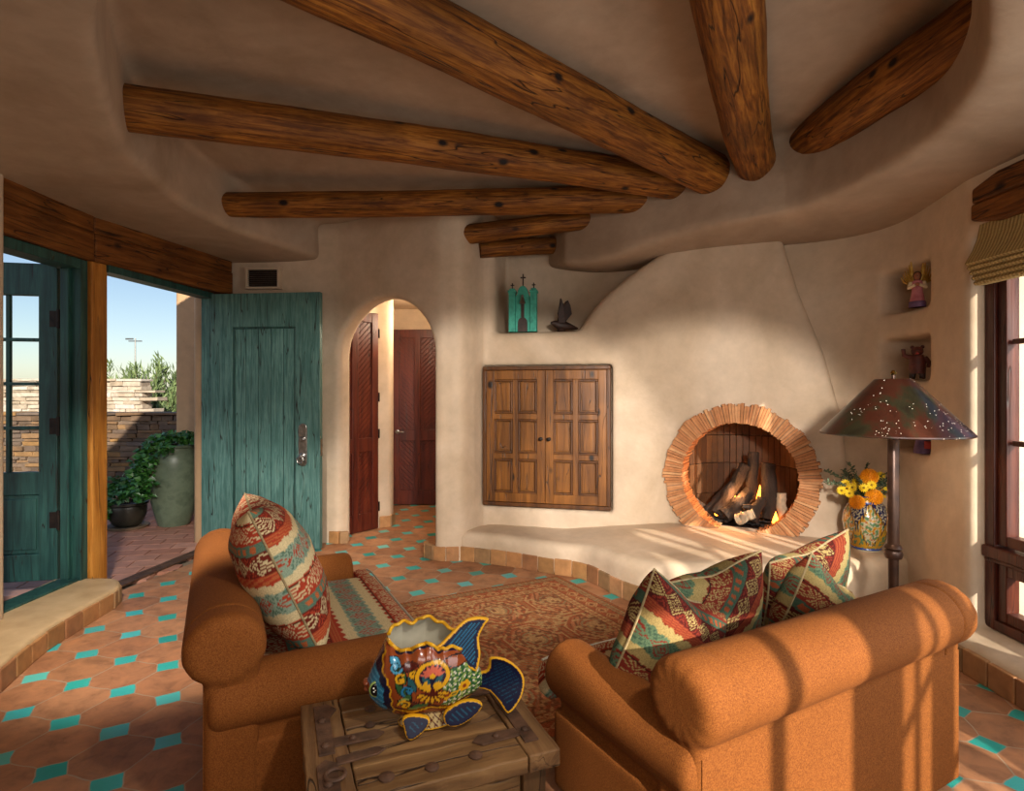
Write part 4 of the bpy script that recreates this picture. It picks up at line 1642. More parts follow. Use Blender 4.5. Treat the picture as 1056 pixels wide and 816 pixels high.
for k in range(34):
    a = rnd.uniform(0, 2 * PI)
    tip = flp(rnd.uniform(850, 936), rnd.uniform(474, 512), rnd.uniform(-.12, .16))
    if tip.length < .12: continue
    if tip.y > .12 and tip.x > .1: tip.y = .05
    p0 = Vector((0, 0, .03))
    mid = tip * .5 + Vector((0, 0, .06))
    stems.tube([p0, mid, tip], [.003, .0025, .0015], 5)
    for j in range(9):
        t_ = .35 + .65 * j / 8
        p = p0.lerp(mid, t_ * 2) if t_ < .5 else mid.lerp(tip, t_ * 2 - 1)
        for s in (-1, 1):
            d = (tip.normalized() * .5 + Vector((rnd.uniform(-1, 1), rnd.uniform(-1, 1), rnd.uniform(-.4, .8)))).normalized()
            petal(lv, p, d, Vector((rnd.uniform(-.4, .4), rnd.uniform(-.4, .4), 1)).normalized(), .030, .009)
lv.build('foliage', M['leaf_grey'], fl, 0)
stems.build('stems', M['stem'], fl)
# ================================================================== woven patterns (colour per vertex, dyed cloth, with shade mixed into the dark pillow palette)
RED, DRED, CRM, TEA, DTEA, ORG, BRN = [np.array(H(c)) for c in ('#a83e28', '#6c261b', '#d2bf92', '#8a9d88', '#5a7562', '#b5633a', '#4a2a1c')]


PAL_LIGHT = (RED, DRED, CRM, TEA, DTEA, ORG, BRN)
PAL_DARK = tuple(np.array(H(c)) for c in ('#74291d', '#481813', '#9a8655', '#54694f', '#3a5040', '#8a4426', '#301a12'))  # same cloth, deeper and more olive, with the right-sofa pillows' shade mixed in


def kilim(u, v, seed=0.0, q=0.004, sc=1.0, pal=PAL_LIGHT):
    """u runs along the stripes, v across them (metres)"""
    u = np.round(u / q) * q
    v = np.round(v / q) * q
    RED, DRED, CRM, TEA, DTEA, ORG, BRN = pal
    u, v = u * sc, v * sc
    per = 0.56
    w = (v + seed) % per
    C = np.tile(RED, u.shape + (1,))
    tri = np.abs(((u / 0.055) % 1) - .5) * 2

    def lay(m, c): C[m] = c

    def motif(v0, v1, p, rings, ca, cb=None):
        m = (w >= v0) & (w < v1)
        du = np.abs(((u / p) % 1) - .5) * 2
        dv = np.abs((w - (v0 + v1) / 2) / ((v1 - v0) / 2))
        L = du + dv
        lay(m & (L < 1.0) & (((L * rings) % 1) < .42), ca)
        if cb is not None: lay(m & (L >= 1.12) & (((du * 3 + dv * 2) % 1) < .4), cb)
    lay((w >= 0) & (w < .10), RED)
    motif(.008, .092, .085, 3.0, CRM, CRM)
    lay((w >= .094) & (w < .10), BRN)
    z = .012 * tri
    lay((w >= .10 + z) & (w < .16 + z), CRM)
    lay((w >= .155 + z) & (w < .285 - z), TEA)
    motif(.165, .275, .095, 2.6, RED, DTEA)
    lay((w >= .285 - z) & (w < .335 - z), CRM)
    s = (w >= .335) & (w < .385)
    lay(s & ((w * 75) % 1 < .45), ORG)
    m = (w >= .385) & (w < .50)
    lay(m, DRED)
    motif(.39, .495, .105, 3.4, CRM, RED)
    m = (w >= .50)
    lay(m, DTEA)
    lay(m & (w >= .515) & (w < .545) & (((u / .04 + np.floor(w * 60)) % 1) < .5), ORG)
    return C


M['kilim'] = mat_vcol('kilim_weave', .9, .22, spec=.15)
M['kilim2'] = mat_vcol('rug_pile', .95, .25, spec=.1, weave=140)
M['sofa'] = None
t = NT('rust_chenille')
v = t.coord('Object')
f = t.noise(v, 260, 2, .7)
g = t.noise(v, 3, 4)
c = t.ramp(f, [(.35, '#6c3b15'), (.5, '#7e481c'), (.68, '#925724')])
c = t.mix(1.0, c, t.ramp(g, [(.3, (.92,) * 3), (.7, (1.04,) * 3)]), 'MULTIPLY')
t.bump(f, .4, .002)
M['sofa'] = t.out(c, .85, 0, .2)
M['foot'] = mat_wood('dark_foot', '#1a0d06', '#2c170b', '#3b2010', 2, .4)

# ================================================================== sofas
LEN = 1.41


def f_back(X, Y, Z):
    slab = box_sdf(X, Y, Z, (LEN / 2, .095, .36), (LEN / 2 - .005, .085, .30), .03)
    d = np.sqrt(((Y - .075) / 1.0) ** 2 + ((Z - .650) / 0.92) ** 2) - .128
    roll = smax(d, np.abs(X - LEN / 2) - LEN / 2 - .012, .05)
    d = smin(slab, roll, .012)
    # seam round both ends of the roll, pleats gathered into the end
    for xs in (0.115, LEN - .115):
        ring = np.maximum(np.abs(X - xs) - .004, Z * 0 - np.maximum(-(Z - .53), 0)) + 0 * Y
        d = np.maximum(d, -np.maximum(np.abs(X - xs) - .003, -.008 - roll))
    ang = np.arctan2(Z - .65, Y - .075)
    ple = .0007 * np.cos(ang * 14) * np.clip(1 - np.minimum(np.abs(X), np.abs(X - LEN)) / .10, 0, 1)
    return d + ple * (roll < .03)


def f_arm_at(xc, out):
    def f(X, Y, Z):
        pan = box_sdf(X, Y, Z, (xc + .03 * out * -1 + .02 * out, .36, .27), (.070, .345, .21), .025)
        d = np.sqrt((X - xc) ** 2 + (Z - .462) ** 2) - .108
        roll = smax(d, np.abs(Y - .385) - .365, .045)
        r = smin(pan, roll, .015)
        ang = np.arctan2(Z - .46, X - xc)
        return r + .0006 * np.cos(ang * 14) * np.clip(1 - np.abs(Y - .75) / .07, 0, 1) * (roll < .02)
    return f


def f_base(X, Y, Z):
    return box_sdf(X, Y, Z, (LEN / 2, .37, .185), (LEN / 2 - .012, .355, .145), .02)


def cushion_mesh(parent):
    """T-shaped seat cushion in the kilim cloth"""
    def f(X, Y, Z):
        a = box_sdf(X, Y, Z, (LEN / 2, .52, .385), (LEN / 2 - .175, .34, .072), .05)
        c = box_sdf(X, Y, Z, (LEN / 2, .81, .385), (LEN / 2 - .015, .052, .068), .045)
        d = smin(a, c, .03)
        return d - .012 * np.exp(-(((X - LEN / 2) / .5) ** 2 + ((Y - .5) / .25) ** 2))
    o = sdf_obj('seat_cushion', f, (0, .12, .28), (LEN, .9, .50), .0062, M['kilim'], parent)
    n = len(o.data.vertices)
    co = np.empty(n * 3, np.float32)
    o.data.vertices.foreach_get('co', co)
    co = co.reshape(-1, 3)
    vv = .865 - co[:, 1] + np.clip(.43 - co[:, 2], 0, 1)
    C = kilim(co[:, 0], vv, 0.0)
    C[(np.abs(co[:, 2] - .445) < .006) & (co[:, 1] > .84)] = H('#b9ab90')
    at = o.data.color_attributes.new('Col', 'FLOAT_COLOR', 'POINT')
    arr = np.ones((n, 4), np.float32)
    arr[:, :3] = C
    at.data.foreach_set('color', arr.ravel())
    return o


def sofa(loc, u, label):
    e = empty('sofa', (loc[0], loc[1], 0), math.atan2(u[1], u[0]), label, 'sofa')
    return e


S1P, S1U = Vector((-1.005, 1.87)), Vector((-.454, .891)).normalized()
S2P, S2U = Vector((.494, 1.53)), Vector((.873, .488)).normalized()
# local frame: X along the length, Y towards the seat front. For the left sofa the front lies to the right of U
s2 = sofa(S2P, S2U, 'rust chenille sofa seen from behind, nearer the window')
sdf_obj('back', f_back, (-.05, -.08, .03), (LEN + .05, .25, .80), .0085, M['sofa'], s2)
sdf_obj('arm', f_arm_at(.085, -1), (-.06, -.02, .03), (.24, .80, .60), .0085, M['sofa'], s2)
sdf_obj('arm', f_arm_at(LEN - .085, 1), (LEN - .24, -.02, .03), (LEN + .06, .80, .60), .0085, M['sofa'], s2)
sdf_obj('base', f_base, (-.02, -.01, .02), (LEN + .02, .75, .36), .0120, M['sofa'], s2)
cushion_mesh(s2)
M['edge_piping'] = mat_noise('pale_piping', '#a39a86', '#c2baa6', 80, .85, .2)
b = MB()
b.tube([(.045 + (LEN - .09) * k / 24, .862 if 0 < k < 24 else .850, .446) for k in range(25)], .005, 8)
b.build('piping', M['edge_piping'], s2)
for x in (.09, LEN - .09):
    for y in (.09, .64):
        b = MB()
        b.box((x, y, .025), (.06, .06, .05), None, 0, 1.15)
        b.build('foot', M['foot'], s2, 0, .004)
b = MB()
b.box2((.02, .0095, .035), (LEN - .02, .013, .52))
b.build('back_panel', M['sofa'], s2, 0, .002)
# the second sofa: same pieces, length running away from the viewer, front to the right
s1 = copy_tree(s2)
P1e = S1P + S1U * LEN
s1.location = (P1e.x, P1e.y, 0)
s1.rotation_euler = (0, 0, math.atan2(-S1U.y, -S1U.x))
s1['label'] = 'rust chenille sofa on the left, facing the window, nearer the entry'


def s1w(u, v, z): return Vector((S1P.x + S1U.x * u + S1U.y * v, S1P.y + S1U.y * u - S1U.x * v, z))


def s2w(u, v, z): return Vector((S2P.x + S2U.x * u - S2U.y * v, S2P.y + S2U.y * u + S2U.x * v, z))


# ================================================================== pillows
def pillow(c, yaw, tilt, roll, S, T, label, rot=0.0, seed=0.0, sag=0.0, pal=None):
    n = 150
    vs, fs, cols_uv = [], [], []
    lin = [math.sin((i / n - .5) * PI) * .5 for i in range(n + 1)]
    for side in (1, -1):
        for j in range(n + 1):
            for i in range(n + 1):
                u, v = lin[i], lin[j]
                a, b_ = abs(u) * 2, abs(v) * 2
                f = max(0.0, (1 - a ** 2.3) * (1 - b_ ** 2.3)) ** .44
                x = u * S * (1 - .075 * (1 - b_ ** 2) * a ** 2)
                z = v * S * (1 - .075 * (1 - a ** 2) * b_ ** 2)
                y = -side * (T * f) + .012 * mnoise.noise(Vector((u * 5, v * 5, seed * 9 + side))) * f
                z += .0 if v < 0 else -.02 * math.exp(-(u / .18) ** 2) * b_ ** 2
                z -= sag * max(0, u + .5) * max(0, v + .5)
                vs.append((x, y, z))
                cols_uv.append((u * S, v * S + (0 if side > 0 else .13)))
    m = n + 1
    for s in (0, 1):
        o = s * m * m
        for j in range(n):
            for i in range(n):
                q = (o + j * m + i, o + j * m + i + 1, o + (j + 1) * m + i + 1, o + (j + 1) * m + i)
                fs.append(q if s == 0 else q[::-1])
    uv = np.array(cols_uv)
    ca_, sa = math.cos(rot), math.sin(rot)
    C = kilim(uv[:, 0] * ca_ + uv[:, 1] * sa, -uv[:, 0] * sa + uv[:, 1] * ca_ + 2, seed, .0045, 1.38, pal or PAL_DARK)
    e = empty('throw_pillow', c, 0, label, 'pillow', 'kilim throw pillows')
    e.rotation_euler = (Matrix.Rotation(yaw, 3, 'Z') @ Matrix.Rotation(tilt, 3, 'X') @ Matrix.Rotation(roll, 3, 'Y')).to_euler()
    o = mesh_obj('cover', vs, fs, M['kilim'], e, 0, C)
    o.data.polygons.foreach_set('use_smooth', [True] * len(o.data.polygons))
    b = MB()
    path = []
    for i in range(n): path.append((lin[i], -.5))
    for i in range(n): path.append((.5, lin[i]))
    for i in range(n): path.append((-lin[i], .5))
    for i in range(n + 1): path.append((-.5, -lin[i]))
    pp = []
    for u, v in path:
        a, b_ = abs(u) * 2, abs(v) * 2
        pp.append((u * S * (1 - .075 * (1 - b_ ** 2) * a ** 2), 0, v * S * (1 - .075 * (1 - a ** 2) * b_ ** 2) - (0.02 * math.exp(-(u / .18) ** 2) * b_ ** 2 if v > 0 else 0) - sag * (u + .5) * (v + .5)))
    b.tube(pp, .0045, 6)
    b.build('piping', M['piping'], e)
    return e


M['piping'] = mat_noise('tan_piping', '#7c6a48', '#a8946c', 60, .85, .2)
ya = math.atan2(S1U.y, S1U.x)
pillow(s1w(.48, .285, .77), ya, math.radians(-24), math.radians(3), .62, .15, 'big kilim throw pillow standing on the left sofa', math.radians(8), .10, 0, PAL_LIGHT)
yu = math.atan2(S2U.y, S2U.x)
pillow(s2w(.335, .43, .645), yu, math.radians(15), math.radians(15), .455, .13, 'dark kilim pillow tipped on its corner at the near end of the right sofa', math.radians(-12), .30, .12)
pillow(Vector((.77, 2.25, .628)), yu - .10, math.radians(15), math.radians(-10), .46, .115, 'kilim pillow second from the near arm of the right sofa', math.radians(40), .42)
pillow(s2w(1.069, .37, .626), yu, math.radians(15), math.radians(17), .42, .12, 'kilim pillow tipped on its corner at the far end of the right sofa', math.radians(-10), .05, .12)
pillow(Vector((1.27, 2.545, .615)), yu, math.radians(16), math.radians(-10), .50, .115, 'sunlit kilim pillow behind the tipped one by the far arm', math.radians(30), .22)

# ================================================================== rug
RC, RA, RB = Vector((.37, 4.74)), Vector((-.88, -.475)).normalized(), Vector((.475, -.88)).normalized()
WA, WB = 1.55, 1.95
na, nb = 260, 320
A, B = np.meshgrid(np.linspace(0, WA, na), np.linspace(0, WB, nb), indexing='ij')
rr_ = np.random.RandomState(3)
TER, RST, BEI, OLV, DRK, PNK = [np.array(H(c)) for c in ('#a05a34', '#8c3f24', '#b99866', '#7d7a58', '#4f3022', '#b0714c')]
q = .006
a_, b_ = np.round(A / q) * q, np.round(B / q) * q
e_ = np.minimum(np.minimum(a_, WA - a_), np.minimum(b_, WB - b_))
along = np.where(np.minimum(a_, WA - a_) < np.minimum(b_, WB - b_), b_, a_)
C = np.tile(TER, A.shape + (1,))
nz = rr_.rand(*A.shape)
nzb = np.kron(rr_.rand(na // 4 + 1, nb // 4 + 1), np.ones((4, 4)))[:na, :nb]


def put(m, c): C[m] = c


def ros(u, v, pu, pv):
    du, dv = np.abs(((u / pu) % 1) - .5) * 2, np.abs(((v / pv) % 1) - .5) * 2
    return du, dv, np.sqrt(du ** 2 + dv ** 2)


# field: octagonal medallions in a lattice
du, dv, rr2 = ros(a_ - WA / 2 + .22, b_ - WB / 2 + .26, .44, .52)
L = np.maximum(np.maximum(du, dv), (du + dv) * .72)
put(L < .95, RST)
put((L > .80) & (L < .86), BEI)
put((L < .70), PNK)
put((L < .70) & (((du * 5 + dv * 3) % 1) < .35), DRK)
put((L < .50), OLV)
put((L < .48) & (((rr2 * 7) % 1) < .5), RST)
put((L < .22), BEI)
put((L > .95) & (((a_ * 31 + b_ * 27) % 1) < .3), OLV)
m = nzb < .22
put(m & (e_ > .26), BEI)
m = (nzb > .86)
put(m & (e_ > .26), DRK)
# borders
for x0, x1, base, mot, p in ((.20, .26, BEI, RST, .05), (.085, .20, RST, BEI, .12), (.035, .085, OLV, RST, .055), (.0, .035, DRK, TER, .03)):
    m = (e_ >= x0) & (e_ < x1)
    put(m, base)
    w = (e_ - (x0 + x1) / 2) / ((x1 - x0) / 2)
    d_ = np.abs(((along / p) % 1) - .5) * 2
    Lb = d_ + np.abs(w)
    put(m & (Lb < .95) & (((Lb * 2.6) % 1) < .55), mot)
    put(m & (Lb < .25), DRK)
put((np.abs(e_ - .20) < .004) | (np.abs(e_ - .085) < .004) | (np.abs(e_ - .26) < .004), DRK)
C = C * .72 + np.array(H('#c8855a')) * .28
C = C * 1.12 * (.72 + .5 * nz)[..., None] * (.9 + .2 * nzb)[..., None]
vs = np.stack([A.ravel(), B.ravel(), np.full(A.size, .010)], 1)
idx = np.arange(na * nb).reshape(na, nb)
fq = np.stack([idx[:-1, :-1].ravel(), idx[:-1, 1:].ravel(), idx[1:, 1:].ravel(), idx[1:, :-1].ravel()], 1)
# thin edge down to the floor
ring = list(idx[:, 0]) + list(idx[-1, 1:]) + list(idx[-2::-1, -1]) + list(idx[0, -2:0:-1])
base = len(vs)
low = vs[ring].copy()
low[:, 2] = .001
vs = np.concatenate([vs, low])
ef = [(ring[i], ring[(i + 1) % len(ring)], base + (i + 1) % len(ring), base + i) for i in range(len(ring))]
Ca = np.concatenate([C.reshape(-1, 3), C.reshape(-1, 3)[ring]])
rug = mesh_obj('rug', vs.tolist(), [tuple(f[::-1]) for f in fq.tolist()] + ef, M['kilim2'], None, 0, Ca)
# local X along RA, local Y along RB
rug.matrix_world = Matrix(((RA.x, RB.x, 0, RC.x), (RA.y, RB.y, 0, RC.y), (0, 0, 1, 0), (0, 0, 0, 1)))
tag(rug, 'faded terracotta oriental rug on the tile floor before the hearth', 'rug')

# ================================================================== rustic side table
TBx, TBy = Vector((.927, .375)), Vector((-.375, .927))
TN = Vector((-.509, 1.452))                # near left corner
TLn, TWd, TZ = .705, .536, .45
tb = empty('side_table', (TN.x, TN.y, 0), math.atan2(TBx.y, TBx.x), 'rustic plank side table with iron straps between the two sofas', 'table')
M['old_wood'] = mat_wood('weathered_plank', '#3a2513', '#775634', '#9a764b', 0, .6, 5, False, .35, .6)
M['old_wood_y'] = mat_wood('weathered_plank_cross', '#3a2513', '#704f30', '#906d46', 1, .6, 5, False, .35, .6)
M['leg_wood'] = mat_wood('weathered_leg', '#2c1a0c', '#5a3e22', '#745330', 2, .6, 5, False, .35, .5)


def plank(x0, x1, y0, y1, z0, z1, name, mat, jag=.004):
    b = MB()
    n = 14
    vs, fs = [], []
    lx = (x1 - x0) > (y1 - y0)
    for i in range(n + 1):
        t_ = i / n
        j0, j1 = rnd.uniform(-jag, jag) * .6, rnd.uniform(-jag, jag) * .6
        zt = z1 + rnd.uniform(-.0015, .0015)
        if lx:
            x = x0 + (x1 - x0) * t_
            vs += [(x, y0 + j0, z0), (x, y1 + j1, z0), (x, y1 + j1, zt), (x, y0 + j0, zt)]
        else:
            y = y0 + (y1 - y0) * t_
            vs += [(x1 + j1, y, z0), (x0 + j0, y, z0), (x0 + j0, y, zt), (x1 + j1, y, zt)]
    for i in range(n):
        for k in range(4):
            k2 = (k + 1) % 4
            fs.append((i * 4 + k, (i + 1) * 4 + k, (i + 1) * 4 + k2, i * 4 + k2))
    fs += [(0, 1, 2, 3), (n * 4 + 3, n * 4 + 2, n * 4 + 1, n * 4)]
    fs = [f[::-1] for f in fs]
    b.add(vs, fs)
    return b.build(name, mat, tb, 0, .005)


plank(.125, TLn - .105, 0, .135, TZ - .05, TZ, 'plank', M['old_wood'])
plank(.125, TLn - .105, .138, .345, TZ - .05, TZ - .003, 'plank', M['old_wood'])
plank(.125, TLn - .105, .348, .44, TZ - .05, TZ - .001, 'plank', M['old_wood'])
plank(.125, TLn - .105, .443, TWd, TZ - .05, TZ, 'plank', M['old_wood'])
plank(0, .122, 0, TWd, TZ - .052, TZ + .002, 'end_board', M['old_wood_y'])
plank(TLn - .102, TLn, 0, TWd, TZ - .052, TZ + .001, 'end_board', M['old_wood_y'])


def strap(poly):
    b = MB()
    b.prism(poly, TZ + .001, TZ + .007)
    return b.build('iron_strap', M['rust_iron'], tb, 0, .001)


strap([(.04, .22), (.085, .22), (.085, .42), (.11, .46), (.085, .50), (.04, .50)])
strap([(.085, .25), (.21, .25), (.235, .272), (.21, .295), (.085, .295)])
strap([(.03, .035), (.085, .035), (.085, .17), (.055, .195), (.03, .17)])
strap([(.085, .16), (.20, .17), (.225, .188), (.20, .205), (.085, .195)])
strap([(TLn - .09, .06), (TLn - .045, .06), (TLn - .045, .43), (TLn - .09, .43)])
strap([(TLn - .09, .10), (TLn - .21, .095), (TLn - .235, .12), (TLn - .21, .145), (TLn - .09, .14)])
strap([(TLn - .09, .37), (TLn - .18, .37), (TLn - .20, .39), (TLn - .18, .41), (TLn - .09, .41)])
for x, y, r in ((.215, .425, .018), (.205, .06, .022), (.33, .055, .020), (.46, .06, .020), (.52, .285, .018), (.20, .33, .016), (.40, .49, .018), (.06, .40, .012), (.06, .26, .012), (.055, .08, .012), (TLn - .065, .12, .012), (TLn - .065, .38, .012), (TLn - .16, .12, .011), (.14, .272, .010)):
    b = MB()
    b.lathe([(0, .0095), (r * .6, .0085), (r, .004), (r, 0)], 14, Matrix.Translation((x, y, TZ + (.001 if r > .013 else .006))), False)
    b.build('nail_head', M['rust_iron'], tb)
b = MB()
b.tube([(.075 + .026 * math.cos(a), .105 + .026 * math.sin(a), TZ + .014) for a in [2 * PI * k / 20 for k in range(20)]] + [(.101, .105, TZ + .014)], .0055, 8)
b.build('ring_pull', M['rust_iron'], tb)
for x in (.07, TLn - .07):
    for y in (.07, TWd - .07):
        b = MB()
        b.box((x, y, (TZ - .052) / 2), (.075, .075, TZ - .052), None, .003)
        b.build('leg', M['leg_wood'], tb, 0, .006)
for y in (.065, TWd - .065):
    b = MB()
    b.box2((.108, y - .015, TZ - .14), (TLn - .108, y + .015, TZ - .052))
    b.build('apron', M['old_wood'], tb, 0, .004)
for x in (.065, TLn - .065):
    b = MB()
    b.box2((x - .015, .108, TZ - .14), (x + .015, TWd - .108, TZ - .052))
    b.build('apron', M['old_wood_y'], tb, 0, .004)
for x in (.07, TLn - .07):
    b = MB()
    b.box2((x - .018, .108, .10), (x + .018, TWd - .108, .15))
    b.build('stretcher', M['old_wood_y'], tb, 0, .004)

# ================================================================== ceramic fish planter
fish = empty('fish_planter', (P(441, 762, 1.865).x, 1.865, TZ + .003), math.radians(10), 'glazed blue, yellow and orange ceramic fish planter on the rustic table', 'planter')
fish.scale = (1.0, .95, .87)
NAV, BLU, LBL, YEL, ORA, DRD, SAL, GRN, LGN, BLK, WHT, TEL = [np.array(H(c)) for c in ('#0c1130', '#1f7096', '#4a9cc0', '#d9a01c', '#8a3f18', '#4f160f', '#c8614a', '#2f5a33', '#8aa35a', '#0b0c10', '#d8d2bd', '#20545c')]
kx = [-.192, -.187, -.175, -.160, -.145, -.128, -.105, -.081, -.045, -.005, .03, .06, .09, .12, .15, .172]
klow = [.145, .124, .098, .080, .066, .056, .043, .034, .028, .026, .028, .034, .046, .066, .090, .110]
ktopf = [.152, .172, .205, .240, .274, .312, .297, .286, .298, .316, .288, .286, .278, .250, .205, .168]
ktopb = [.152, .172, .205, .240, .274, .312, .335, .340, .328, .352, .332, .318, .298, .255, .205, .168]
kwid = [.003, .022, .045, .062, .076, .088, .100, .108, .113, .113, .108, .099, .086, .064, .042, .026]
kkap = [1, 1, 1, 1, 1, .97, .89, .85, .83, .82, .82, .84, .88, .95, 1, 1]
nx, nt = 190, 64
xs = np.linspace(-.192, .172, nx)
low, tf, tbk, wd, kp = [np.interp(xs, kx, k) for k in (klow, ktopf, ktopb, kwid, kkap)]
tf = tf + .006 * np.sin(xs * 150) * ((xs > -.12) & (xs < .05))


def body_pts(inset=0.0):
    rows = []
    for i in range(nx):
        row = []
        for k in range(-nt, nt + 1):
            tau = abs(k) / nt
            top = tf[i] if k < 0 else tbk[i]
            z = low[i] + inset + (top - low[i] - inset) * (1 - math.cos(PI * tau)) / 2
            y = (wd[i] - inset) * math.sin(PI * tau * kp[i])
            # lip flares outwards
            fl_ = max(0, tau - .86) / .14
            if kp[i] < .95: y += (.014 + .010 * math.sin(xs[i] * 150)) * fl_ ** 1.5
            row.append((xs[i], y if k > 0 else -y, z))
        rows.append(row)
    return rows


def paint(x, z, y):
    """glaze colours by place on the fish's flank"""
    C = np.tile(ORA, x.shape + (1,))

    def lay(m, c): C[m] = c

    def disc(cx, cz, r): return (x - cx) ** 2 + (z - cz) ** 2 < r * r

    def ring(cx, cz, r, w, a0=None, a1=None):
        d = np.abs(np.sqrt((x - cx) ** 2 + (z - cz) ** 2) - r) < w
        if a0 is not None:
            an_ = np.degrees(np.arctan2(z - cz, x - cx)) % 360
            d &= ((an_ - a0) % 360) < (a1 - a0)
        return d

    def spiral(cx, cz, r, w, sgn=1, ph=0.0):
        d = np.sqrt((x - cx) ** 2 + (z - cz) ** 2)
        an_ = (np.arctan2(z - cz, x - cx) * sgn + ph) % (2 * PI)
        t_ = an_ / (2 * PI)
        return (np.abs(d - r * (.35 + .65 * t_)) < w) | (d < w * 1.6)

    def leaf(cx, cz, L, W, ang):
        c, s = math.cos(ang), math.sin(ang)
        p, q_ = (x - cx) * c + (z - cz) * s, -(x - cx) * s + (z - cz) * c
        return (np.abs(p) < L) & (np.abs(q_) < W * (1 - (p / L) ** 2))
    # green meadow at the tail side
    g = (x > .045 + .03 * np.sin(z * 60)) & (z > .085) & (z < .225)
    lay(g, GRN)
    lay(g & (np.sin(x * 260 + 3 * np.sin(z * 120)) * np.sin(z * 230 + 2) > .25), LGN)
    lay(g & (np.sin(x * 200 + 1) * np.sin(z * 310 + 3 * np.sin(x * 90)) > .6), WHT)
    # dark leaves and curls behind the head
    for cx, cz, L_, W_, an_, c in ((-.085, .225, .035, .014, -1.1, GRN), (-.075, .165, .038, .014, -.9, GRN), (-.055, .115, .04, .012, -.4, DRD), (-.10, .262, .022, .012, -.7, LBL), (-.058, .25, .03, .013, .3, DRD), (.085, .245, .04, .016, -.3, ORA), (-.05, .19, .03, .010, -1.2, TEL), (-.03, .10, .035, .010, .2, GRN), (-.075, .128, .02, .012, .5, LGN)):
        lay(leaf(cx, cz, L_ * 1.12, W_ * 1.25, an_), BLK)
        lay(leaf(cx, cz, L_, W_, an_), c)
    for cx, cz, r, c, sg, ph in ((-.098, .245, .018, LBL, 1, 0), (-.083, .208, .018, YEL, -1, 1), (-.062, .168, .020, BLU, 1, 2), (-.072, .112, .020, YEL, 1, 3), (-.045, .222, .014, YEL, -1, 0)):
        lay(spiral(cx, cz, r, .0055, sg, ph), BLK)
        lay(spiral(cx, cz, r, .0036, sg, ph), c)
    # medallion
    cx, cz = .012, .212
    lay(disc(cx, cz, .056), BLK)
    lay(disc(cx, cz, .050), NAV)
    lay(ring(cx, cz, .047, .0062), YEL)
    for k in range(7):
        an_ = PI * (k + .5) / 7
        px_, pz = cx + .024 * math.cos(an_), cz + .002 + .024 * math.sin(an_)
        lay(leaf(px_, pz, .016, .0062, an_), SAL)
    lay(disc(cx, cz + .003, .009), YEL)
    for s in (-1, 1):
        lay(leaf(cx + s * .019, cz - .012, .020, .009, s * .9), TEL)
        lay(spiral(cx + s * .017, cz - .032, .013, .0042, s, 1.5), YEL)
    # fan flower below
    cx, cz = .012, .152
    for k in range(7):
        an_ = PI + PI * (k + .5) / 7
        px_, pz = cx + .030 * math.cos(an_), cz + .026 * math.sin(an_)
        lay(leaf(px_, pz, .026, .0095, an_), DRD)
        lay(leaf(px_ + .004 * math.cos(an_), pz + .004 * math.sin(an_), .017, .0052, an_), YEL)
    lay(leaf(cx, cz + .006, .016, .008, PI / 2), DRD)
    # yellow flower in the meadow
    cx, cz = .112, .150
    for k in range(6):
        an_ = k * PI / 3
        lay(disc(cx + .012 * math.cos(an_), cz + .012 * math.sin(an_), .0085), YEL)
    lay(disc(cx, cz, .007), ORA)
    lay(leaf(.078, .132, .022, .009, .5), YEL)
    lay(leaf(.078, .132, .014, .004, .5), GRN)
    lay(disc(.055, .118, .007), YEL)
    # bottom band
    zb_ = .082 + .008 * np.sin(x * 55 + 1)
    lay((z < zb_ + .014) & (x > -.10), DRD)
    lay((np.abs(z - zb_) < .0035) & (x > -.10), YEL)
    lay((z < zb_ - .006) & (x > -.10), ORA)
    lay((z < .064) & (x > -.1), np.array(H('#7a3518')))
    # face
    xb = np.interp(z, [.05, .07, .12, .178, .238, .285, .32], [-.098, -.102, -.108, -.113, -.137, -.131, -.126]) + .003 * np.sin(z * 160)
    lay(x < xb, YEL)
    lay(x < xb - .005, NAV)
    lay(x < xb - .026 + .003 * np.sin(z * 90), BLU)
    lay((x < xb - .026) & (np.sin(z * 300 + x * 200) > .75), LBL)
    lay((x < -.180) & (z < .168) & (z > .118), ORA)
    # rim
    return C


rows = body_pts()
vs = np.array(rows).reshape(-1, 3)
nk = 2 * nt + 1
C = paint(vs[:, 0], vs[:, 2], vs[:, 1])
tau = np.tile(np.abs(np.arange(-nt, nt + 1)) / nt, nx)
opn = np.repeat(kp < .955, nk)
C[opn & (tau > .955)] = YEL
C[opn & (tau > .90) & (tau <= .955) & (vs[:, 0] > -.10)] = NAV
fs = []
for i in range(nx - 1):
    for k in range(nk - 1):
        fs.append((i * nk + k, (i + 1) * nk + k, (i + 1) * nk + k + 1, i * nk + k + 1))
M['fish'] = mat_vcol('painted_fish_glaze', .25, coat=.4)
mesh_obj('body', vs.tolist(), [f[::-1] for f in fs], M['fish'], fish, 180, C)
M['white_glaze'] = mat_noise('inside_glaze', '#b8b199', '#d6d0ba', 8, .3, .1)
rows2 = body_pts(.009)
sel = [i for i in range(nx) if -.128 < xs[i] < .125]
vs2, fs2 = [], []
for i in sel: vs2 += rows2[i]
for i in range(len(sel) - 1):
    for k in range(nk - 1):
        fs2.append((i * nk + k, i * nk + k + 1, (i + 1) * nk + k + 1, (i + 1) * nk + k))
mesh_obj('inner_wall', vs2, [f[::-1] for f in fs2], M['white_glaze'], fish, 180)
M['yellow_glaze'] = mat_noise('yellow_glaze', '#c88a12', '#e8b530', 20, .2, .05)
oi = [i for i in range(nx) if kp[i] < .955]
